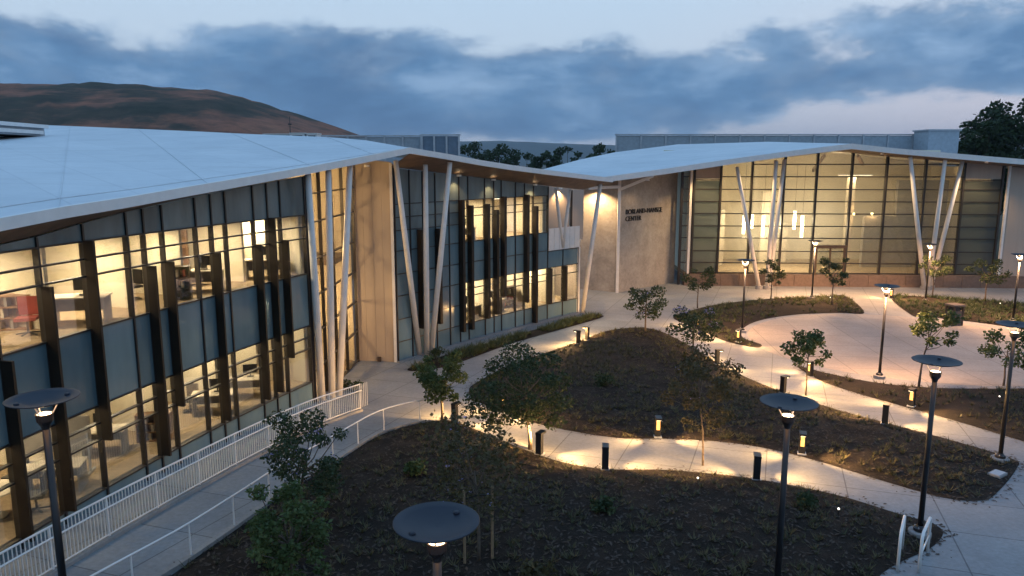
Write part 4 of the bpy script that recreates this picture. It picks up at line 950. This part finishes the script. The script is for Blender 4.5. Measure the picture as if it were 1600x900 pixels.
tree(34.6, 52.9, 3.2, 2.6, 1.8, 'small tree in front of the dark glass at the right end of the hall', 26, G1, 1240, .13, 'leafd', .045, nclump=9)
tree(26.6, 32.6, 2.6, 2.2, 1.8, 'small shadowy tree at the right edge beside a tall lamp', 27, G1, 1120, .13, 'leafd', .04, nclump=9)
G2 = 'dark trees beyond the roofs'
SKY = ['second dark tree right of the blue grey rooftop screen', 'tall dark tree right of the rooftop screen on the skyline', 'broad dark tree left of the middle of the skyline gap', 'low dark tree in the middle of the skyline gap', 'dark tree just right of the middle of the skyline gap', 'tall dark tree between the gap middle and the hall roof', 'lowest dark tree near the hall roof on the skyline', 'tall dark tree close to the left end of the long rooftop screen', 'dark tree touching the left end of the long rooftop screen', 'dark tree half hidden by the blue grey rooftop screen']
for i, (x, y, h, cw_) in enumerate([(-13.5, 150, 13.4, 8), (-8.2, 172, 15.6, 9), (-2.5, 160, 14.6, 9), (3.2, 176, 13.2, 9), (8.0, 165, 13.6, 8), (12.8, 172, 14.9, 8), (17.0, 158, 12.6, 8), (20.8, 170, 15.1, 8), (25.5, 165, 14.4, 8), (-18, 168, 13.5, 8)]):
    tree(x, y, h, cw_, h*.8, SKY[i], 40+i, G2, 2600, .55, 'leafd', .25, name='background_tree', zb=-1.5, nclump=16)
for i, (x, y, h, cw_, lb) in enumerate([(63.5, 108, 14.0, 5, 'small dark round tree left of the big trees at right'), (69.3, 110, 17.6, 9, 'tall dark tree on the left of the big clump at the right edge'), (75.0, 112, 21.0, 12, 'tallest dark tree in the clump at the right edge'), (83, 112, 22.5, 12, 'dark tree at the extreme right of the skyline'), (92, 115, 20, 11, 'dark tree just outside the right of the skyline')]):
    tree(x, y, h, cw_, h*.85, lb, 60+i, None, 9000, .55, 'leafd', .35, name='background_tree', zb=-1.5, nclump=30, sparse=.36)

# ---------------------------------------------------------------- ground cover (uncountable): tufts and bark chips
def tufts(nm, n, hmin, hmax, mat, seed, blades=15, thr=.05):
    poly = BEDPOLY[nm]; A = np.array(poly); r = np.random.default_rng(seed)
    x = r.uniform(A[:, 0].min(), A[:, 0].max(), n*3); y = r.uniform(A[:, 1].min(), A[:, 1].max(), n*3)
    m = inside(poly, x, y); x, y = x[m], y[m]; d = edge_d(poly, x, y); m = d > .12; x, y, d = x[m], y[m], d[m]
    dens = np.array([mnoise.noise((a*.35, b*.35, seed)) for a, b in zip(x, y)]); m = (dens > thr-r.random(len(x))*.5); x, y, d = x[m][:n], y[m][:n], d[m][:n]
    z = bed_h(poly, x, y, d); k = len(x)
    X = np.repeat(x, blades); Y = np.repeat(y, blades); Z = np.repeat(z, blades)-.01; N_ = k*blades
    h = np.repeat(r.uniform(hmin, hmax, k), blades)*r.uniform(.5, 1.2, N_); a = r.uniform(0, 2*math.pi, N_); sp = h*r.uniform(.3, 1.5, N_); wv = h*.085
    cx, cy_ = np.cos(a), np.sin(a); bx = X+cx*h*.12; by = Y+cy_*h*.12
    V = np.stack([np.stack([bx-cy_*wv, by+cx*wv, Z], 1), np.stack([bx+cy_*wv, by-cx*wv, Z], 1), np.stack([bx+cx*sp, by+cy_*sp, Z+h], 1)], 1).reshape(-1, 3)
    return npmesh('ground_cover', V, np.arange(3*N_).reshape(-1, 3), mat)
for i, (nm, n, a, b, mat) in enumerate([('front', 2300, .05, .19, 'tuft'), ('middle', 2300, .05, .2, 'tuft'), ('crescent', 800, .08, .2, 'tuft'), ('west', 700, .12, .3, 'hedge'), ('east', 800, .12, .34, 'leafd'), ('strip', 1800, .14, .34, 'hedge')]):
    o = tufts(nm, n, a, b, mat, 100+i); tag(o, 'low scrubby ground cover in the %s planting bed' % {'front': 'large front', 'middle': 'middle', 'crescent': 'crescent shaped', 'west': 'far left plaza', 'east': 'far right plaza', 'strip': 'narrow building side'}[nm], 'ground cover', None, 'stuff')
for i, nm in enumerate(('front', 'middle')):
    poly = BEDPOLY[nm]; A = np.array(poly); r = np.random.default_rng(300+i); n = 9000
    x = r.uniform(A[:, 0].min(), A[:, 0].max(), n*2); y = r.uniform(A[:, 1].min(), A[:, 1].max(), n*2); m = inside(poly, x, y); x, y = x[m][:n], y[m][:n]
    z = bed_h(poly, x, y, edge_d(poly, x, y))+.012; k = len(x); a = r.uniform(0, 6.28, k); L = r.uniform(.03, .1, k); W = L*.35; t = r.uniform(-.03, .03, k)
    dx, dy = np.cos(a)*L, np.sin(a)*L; ex_, ey_ = -np.sin(a)*W, np.cos(a)*W
    V = np.stack([np.stack([x-dx, y-dy, z+t], 1), np.stack([x+ex_, y+ey_, z], 1), np.stack([x+dx, y+dy, z-t], 1), np.stack([x-ex_, y-ey_, z+.01], 1)], 1).reshape(-1, 3)
    tag(npmesh('bark_mulch', V, np.arange(4*k).reshape(-1, 4), 'mulchbit'), 'scattered bark chips on the %s planting bed' % ('front', 'middle')[i], 'mulch', None, 'stuff')
for i, nm in enumerate(('front', 'middle', 'crescent')):
    P = np.array(BEDPOLY[nm]); r = np.random.default_rng(500+i); k = 650
    j = r.integers(0, len(P), k); t = r.random(k)[:, None]; q = P[j]*(1-t)+P[(j+1) % len(P)]*t
    dn = P[(j+1) % len(P)]-P[j]; dn /= np.linalg.norm(dn, axis=1)[:, None]+1e-9; o_ = np.abs(r.normal(0, .16, k))[:, None]*np.where(r.random(k) < .8, 1, -1)[:, None]
    nn = np.stack([dn[:, 1], -dn[:, 0]], 1); ctr = P.mean(0); sgn = np.sign(((q-ctr)*nn).sum(1))[:, None]; q = q+nn*sgn*o_
    x, y = q[:, 0], q[:, 1]; z = np.array([g(b) for b in y])+.016; a = r.uniform(0, 6.28, k); L = r.uniform(.02, .07, k); W = L*.5
    dx, dy = np.cos(a)*L, np.sin(a)*L; ex_, ey_ = -np.sin(a)*W, np.cos(a)*W
    V = np.stack([np.stack([x-dx, y-dy, z], 1), np.stack([x+ex_, y+ey_, z+.006], 1), np.stack([x+dx, y+dy, z], 1), np.stack([x-ex_, y-ey_, z+.003], 1)], 1).reshape(-1, 3)
    tag(npmesh('leaf_litter', V, np.arange(4*k).reshape(-1, 4), 'mulchbit'), 'bark and leaf litter spilled along the edge of the %s bed' % nm, 'litter', None, 'stuff')
# a few round shrubs
for i, (x, y, s, mt, lb) in enumerate([(-3.9, 36.9, .5, 'leafd', 'dark shrub at the foot of the slanted columns of the angled front'), (-7.0, 30.7, .45, 'leafd', 'small dark shrub behind the end of the picket railing'), (-3.0, 20.5, .4, 'leaf', 'low green shrub in the left of the front bed'), (-5.2, 15.0, .5, 'leaf', 'green shrub below the lilac tree'), (.6, 14.2, .45, 'leafo', 'yellow green shrub right of the nearest lamp disc'), (2.4, 18.0, .3, 'leafd', 'low dark shrub in the centre of the front bed'), (7.8, 18.2, .3, 'leafd', 'low dark shrub in the right of the front bed'), (4.0, 31.0, .45, 'leafd', 'low dark shrub in the centre of the middle bed'), (7.3, 28.6, .4, 'leafo', 'dull shrub in the right of the middle bed')]):
    z = bedz(x, y); e = empty('shrub', (x, y, z)); tag(e, lb, 'shrub')
    cs = [(random.uniform(-s, s)*.7, random.uniform(-s, s)*.7, s*random.uniform(.3, .9)) for _ in range(7)]
    V, F = leaf_cloud(cs, [s*.5]*7, 420, .1, 400+i, .8); npmesh('foliage', V, F, mt, e)
    mb = MB()
    for c in cs: mb.tube([(0, 0, -.03), c], [.015, .006], 5, False)
    mb.build('stem', 'bark', e)

# ---------------------------------------------------------------- lamp posts
def lamp_post(x, y, h, label, z=None, power=60):
    z = g(y)+.06 if z is None else z
    e = empty('lamp_post', (x, y, z)); tag(e, label, 'lamp post', 'disc topped lamp posts')
    MB().lathe((0, 0, 0), [(.0, .1), (.24, .1), (.26, .08), (.26, -.25)], 20).build('footing', 'kerb', e)
    b = MB().lathe((0, 0, 0), [(.15, .1), (.15, .17), (.1, .2), (.075, .24)], 16).build('base_collar', 'black', e)
    for k in range(4):
        a = math.pi/4+k*math.pi/2; MB().tube([(.12*math.cos(a), .12*math.sin(a), .17), (.12*math.cos(a), .12*math.sin(a), .21)], .016, 6).build('bolt', 'lightmetal', b)
    MB().tube([(0, 0, .2), (0, 0, h-.42)], [.065, .055], 12).build('pole', 'black', e, True)
    hd = MB().lathe((0, 0, h-.42), [(.055, -.06), (.07, .0), (.12, .08), (.13, .2), (.11, .2), (.1, .14), (0, .14)], 18).build('lamp_head', 'black', e)
    MB().lathe((0, 0, h-.42), [(0, .205), (.1, .20), (.1, .15)], 16).build('lens', 'lamp_glow', hd)
    for k in range(3):
        a = 2*math.pi*k/3+.5; MB().tube([(.11*math.cos(a), .11*math.sin(a), h-.24), (.22*math.cos(a), .22*math.sin(a), h-.035)], .011, 6).build('bracket', 'lightmetal', e)
    dsc = MB().lathe((0, 0, h), [(0, -.06), (.2, -.05), (.42, .0), (.525, .035), (.53, .045), (.52, .05), (.42, .018), (.2, -.03), (0, -.04)], 36).build('reflector_disc', 'disc', e, True)
    for a in (.9, 3.9): MB().lathe((.36*math.cos(a), .36*math.sin(a), h+.0), [(.042, .0), (.042, .02), (.028, .034), (0, .036)], 10).build('cap_nut', 'disc', dsc)
    light('SPOT', 'lamp_bulb', (0, 0, h-.18), 12, WARM, e, .06, (math.pi, 0, 0), R(150))
    l_ = light('AREA', 'lamp_throw', (0, 0, h-.075), power, (1, .52, .23), e, .9); l_.data.shape = 'DISK'
lamp_post(-7.5, 11.3, 4.95, 'tall lamp post in front of the left building at the frame edge', power=8)
lamp_post(-.92, 8.35, 4.2, 'nearest lamp post with its wide disc seen from above at bottom centre', power=8)
lamp_post(5.24, 13.37, 4.3, 'lamp post rising from the front bed right of centre', power=8)
lamp_post(10.0, 16.8, 4.35, 'lamp post beside the small looped handrails at lower right', power=8)
lamp_post(15.4, 22.0, 4.35, 'lamp post on the rounded right tip of the middle bed', power=15)
lamp_post(17.05, 33.0, 4.25, 'lamp post at the near left rim of the round plaza', power=750)
lamp_post(13.9, 43.4, 4.3, 'lamp post in the far bed on the left of the round plaza', power=650)
lamp_post(22.6, 54.6, 4.3, 'lamp post in front of the entrance of the hall', power=1100)
lamp_post(30.4, 53.2, 4.2, 'lamp post in front of the right columns of the hall', power=1100)
lamp_post(32.2, 46.3, 4.3, 'lamp post at the right edge behind the round plaza', power=1150)

# ---------------------------------------------------------------- bollard lights
def bollard(x, y, face, label, power=210):
    z = min(bedz(x, y), g(y)+.1)
    e = empty('bollard_light', (x, y, z), face); tag(e, label, 'bollard light', 'low bollard lights along the paths')
    MB().box((0, 0, .02), (.13, .13, .02)).build('base_plate', 'lightmetal', e)
    MB().box((-.02, 0, .36), (.085, .1, .33)).build('post', 'black', e)
    MB().box((.07, 0, .72), (.18, .105, .035)).build('head', 'black', e)
    MB().box((.14, 0, .676), (.07, .08, .008)).build('lens', 'lamp_glow', e)
    MB().box((.071, 0, .45), (.006, .06, .17)).build('lit_panel', 'bol_glow', e)
    light('SPOT', 'bollard_lamp', (.2, 0, .655), power*.22, AMBER, e, .04, (0, R(-28), 0), R(150), .9)
    for s_ in (-1, 1):
        l_ = light('SPOT', 'bollard_lamp', (.2, s_*.06, .655), power*4.6, AMBER, e, .04, None, R(90), 1.0)
        l_.rotation_euler = Vector((-.14, -s_*1.0, .21)).to_track_quat('Z', 'Y').to_euler()
def bol_at(x, y, tx, ty, label, power=210): bollard(x, y, math.atan2(ty-y, tx-x), label, power)
BL = [(2.85, 21.3, 3.0, 22.6, 'black bollard light on the near edge of the front path in the centre'),
      (7.22, 20.5, 7.6, 22, 'black bollard light on the near edge of the front path beside the centre lamp post'),
      (5.07, 24.4, 5.0, 23, 'bollard with its lit side towards us on the far edge of the front path'),
      (9.4, 22.65, 9.0, 21.4, 'lit bollard on the far edge of the front path beside the lamp pole'),
      (13.68, 25.8, 14.6, 27.2, 'black bollard light on the near edge of the curved path at right'),
      (11.6, 30.3, 12.7, 31.0, 'black bollard light on the near edge of the curved path above the lamp disc'),
      (15.95, 28.2, 15.0, 27.4, 'lit bollard on the far edge of the curved path at right'),
      (13.95, 33.3, 12.9, 33.0, 'lit bollard beside the small green tree near the plaza'),
      (10.25, 35.6, 11.3, 35.8, 'bollard light half hidden by the lilac tree'),
      (12.83, 40.6, 11.8, 39.7, 'lit bollard at the foot of the lamp post left of the plaza'),
      (11.5, 44.4, 10.5, 43.7, 'lit bollard on the far edge of the curved path near its start'),
      (3.72, 40.4, 2.6, 41.2, 'black bollard light beside the path along the angled front'),
      (4.3, 41.2, 3.2, 42.0, 'second bollard behind the black one by the angled front'),
      (-2.1, 26.0, -1.3, 27.2, 'black bollard light beside the small tree at the tip of the front bed'),
      (-.3, 27.4, -1.0, 26.2, 'bollard light hidden under the wide dark tree'),
      (28.6, 54.6, 27.5, 53.4, 'bollard light on the narrow path right of the entrance'),
      (.9, 22.7, 1.6, 23.9, 'bollard light in the shadow of the wide dark tree')]
for a in BL: bol_at(*a)

# tiny marker lights on stems in the beds
for i, (x, y, lb) in enumerate([(5.25, 19.6, 'tiny glowing marker light in the front bed'), (8.3, 17.5, 'tiny marker light below the right lamp disc'), (19.5, 28.3, 'leftmost tiny marker light in the crescent bed'), (20.2, 26.0, 'nearest tiny marker light in the crescent bed'), (22.0, 26.4, 'rightmost tiny marker light in the crescent bed'), (34.3, 50.8, 'tiny marker light in the far right bed'), (23.3, 53.0, 'tiny marker light in the far left bed')]):
    z = bedz(x, y); e = empty('marker_light', (x, y, z)); tag(e, lb, 'marker light')
    MB().tube([(0, 0, -.05), (0, 0, .22)], .012, 6).build('stem', 'black', e); MB().lathe((0, 0, .26), [(0, .03), (.02, .02), (.03, 0), (.02, -.02), (0, -.03)], 10).build('globe', 'spark', e)

# ---------------------------------------------------------------- railings
RAIL = catmull([(-10.9, 10.0), (-10.62, 12.0), (-10.38, 13.64), (-10.07, 15.27), (-9.66, 17.15), (-9.22, 18.9), (-8.35, 22.1), (-7.25, 25.26), (-5.73, 28.06)], 10, False)
def along(P, step):
    P = [Vector(p) for p in P]; out = []; acc = 0; nxt = 0
    for a, b in zip(P, P[1:]):
        L = (b-a).length
        while nxt <= acc+L: t = (nxt-acc)/L; out.append(a.lerp(b, t)); nxt += step
        acc += L
    return out
pr = empty('picket_railing', (-9.6, 17.2, -.4)); tag(pr, 'long white metal picket railing curving beside the left walkway', 'railing'); PINV[pr.name] = Matrix.Translation((9.6, -17.2, .4))
rp_ = along(RAIL, .5)
def railbar(P, zo, r=.022, closed=False):
    mb = MB(); mb.tube([(p[0], p[1], g(p[1])+zo) for p in P], r, 7); return mb
P_(railbar(rp_, 1.09, .026), 'top_rail', 'white', pr, True); P_(railbar(rp_, .14, .02), 'bottom_rail', 'white', pr, True)
off_ = []
for i, p in enumerate(rp_):
    t = (rp_[min(i+1, len(rp_)-1)]-rp_[max(i-1, 0)]).normalized(); off_.append((p.x+t.y*.08, p.y-t.x*.08))
P_(railbar(off_, .86, .024), 'handrail', 'white', pr, True)
pk0 = None; pkc = along(RAIL, .105)
for p in pkc:
    if pk0 is None:
        pk0 = MB().box((0, 0, .615), (.009, .009, .475)).build('picket', 'white', None); o = pk0
    else:
        o = pk0.copy(); col.objects.link(o)
    o.location = (p.x, p.y, g(p.y)); o.parent = pr; o.matrix_parent_inverse = PINV[pr.name]
for p in along(RAIL, 1.68)[:]: P_(MB().box((p.x, p.y, g(p.y)+.5), (.024, .024, .6)), 'post', 'white', pr)
mb = MB()
for a, b in zip(rp_, rp_[1:]): mb.bar((a.x, a.y, g(a.y)+.02), (b.x, b.y, g(b.y)+.02), .22, .16)
tag(mb.build('kerb', 'kerb'), kind='structure')
HAND = catmull([(-9.4, 9.5), (-8.75, 11.6), (-8.28, 13.13), (-7.85, 14.3), (-7.45, 15.4), (-7.1, 16.7), (-6.78, 18.0), (-6.38, 19.7), (-5.7, 21.65), (-4.82, 24.4), (-4.05, 25.55), (-3.24, 26.2)], 8, False)
hd = empty('handrail_fence', (-6.8, 18, -.4)); tag(hd, 'thin white handrail on posts along the edge of the front bed', 'railing'); PINV[hd.name] = Matrix.Translation((6.8, -18, .4))
hp = along(HAND, .5)
P_(railbar(hp, .88, .024), 'top_rail', 'white', hd, True)
for p in along(HAND, 1.62): P_(MB().tube([(p.x, p.y, g(p.y)-.05), (p.x, p.y, g(p.y)+.88)], .02, 8), 'post', 'white', hd)
mb = MB()
for a, b in zip(hp, hp[1:]): mb.bar((a.x, a.y, g(a.y)+.01), (b.x, b.y, g(b.y)+.01), .16, .2)
tag(mb.build('kerb', 'kerb'), kind='structure')
# two looped rails at the head of the steps
for i, (p0, p1, lb, cross) in enumerate([((8.55, 15.05), (9.2, 16.1), 'left of the two small looped grab rails at lower right', False), ((9.0, 15.0), (9.75, 16.0), 'right of the two small looped grab rails with a cross bar', True)]):
    z0, z1 = g(p0[1]), g(p1[1]); e = empty('grab_rail', (p0[0], p0[1], z0)); tag(e, lb, 'handrail', 'looped grab rails'); dx, dy, dz = p1[0]-p0[0], p1[1]-p0[1], z1-z0
    MB().tube([(0, 0, -.05), (0, 0, .78), (dx*.04, dy*.04, .86), (dx*.1, dy*.1, .9), (dx*.9, dy*.9, dz+.9), (dx*.96, dy*.96, dz+.86), (dx, dy, dz+.78), (dx, dy, dz-.05)], .034, 10).build('loop', 'white', e, True)
    if cross: MB().tube([(0, 0, .42), (dx, dy, dz+.42)], .018, 8).build('cross_bar', 'white', e, True)
# lower landing and steps at the bottom right
for i in range(3):
    z = g(14.6)-.02+i*0; y0 = 15.0-i*.45
    mb = MB().hexa([(8.3+.25*i, y0-.2, z-.6), (17-.0*i, y0-1.5, z-.6), (16.6, y0-2.2, z-.6), (7.9+.2*i, y0-.7, z-.6), (8.3+.25*i, y0-.2, z+.10+.12*i), (17, y0-1.5, z+.10+.12*i), (16.6, y0-2.2, z+.10+.12*i), (7.9+.2*i, y0-.7, z+.10+.12*i)])
    tag(mb.build('step', 'kerb'), kind='structure')

# ---------------------------------------------------------------- litter bin, utility box
e = empty('litter_bin', (27.9, 45.5, g(45.5)), R(12)); tag(e, 'slim square brown litter bin with dark opening at the back of the round plaza', 'litter bin')
MB().box((0, 0, .48), (.33, .33, .46)).build('body', 'brownplinth', e)
for sx2 in (-.32, .32):
    for sy2 in (-.32, .32): MB().box((sx2, sy2, .62), (.045, .045, .62)).build('corner_post', 'darkwood', e)
MB().box((0, 0, 1.06), (.25, .25, .1)).build('liner', 'black', e); MB().box((0, 0, 1.29), (.42, .42, .05)).build('lid', 'brownplinth', e)
e = empty('utility_box', (14.5, 20.75, bedz(14.5, 20.75)), R(35)); tag(e, 'flat grey utility box lid in the soil near the right lamp post', 'utility box')
MB().box((0, 0, .02), (.26, .17, .04)).build('frame', 'kerb', e); MB().box((0, 0, .065), (.22, .13, .008)).build('lid', 'lightmetal', e)

# ---------------------------------------------------------------- air: thin evening haze round the whole place
hz = MB().box((0, 2900, 148), (7600, 3900, 151)).build('haze', None); tag(hz, kind='stuff')
hm = bpy.data.materials.new('evening_haze'); hm.use_nodes = True; ht = hm.node_tree; ht.nodes.clear()
pv = ht.nodes.new('ShaderNodeVolumePrincipled'); pv.inputs['Color'].default_value = (.72, .82, .95, 1); pv.inputs['Density'].default_value = 1.2e-4; pv.inputs['Anisotropy'].default_value = 0
oo = ht.nodes.new('ShaderNodeOutputMaterial'); ht.links.new(pv.outputs[0], oo.inputs['Volume']); hz.data.materials.append(hm)
tag(hz, 'thin blue evening haze in the air over the whole place', 'haze')
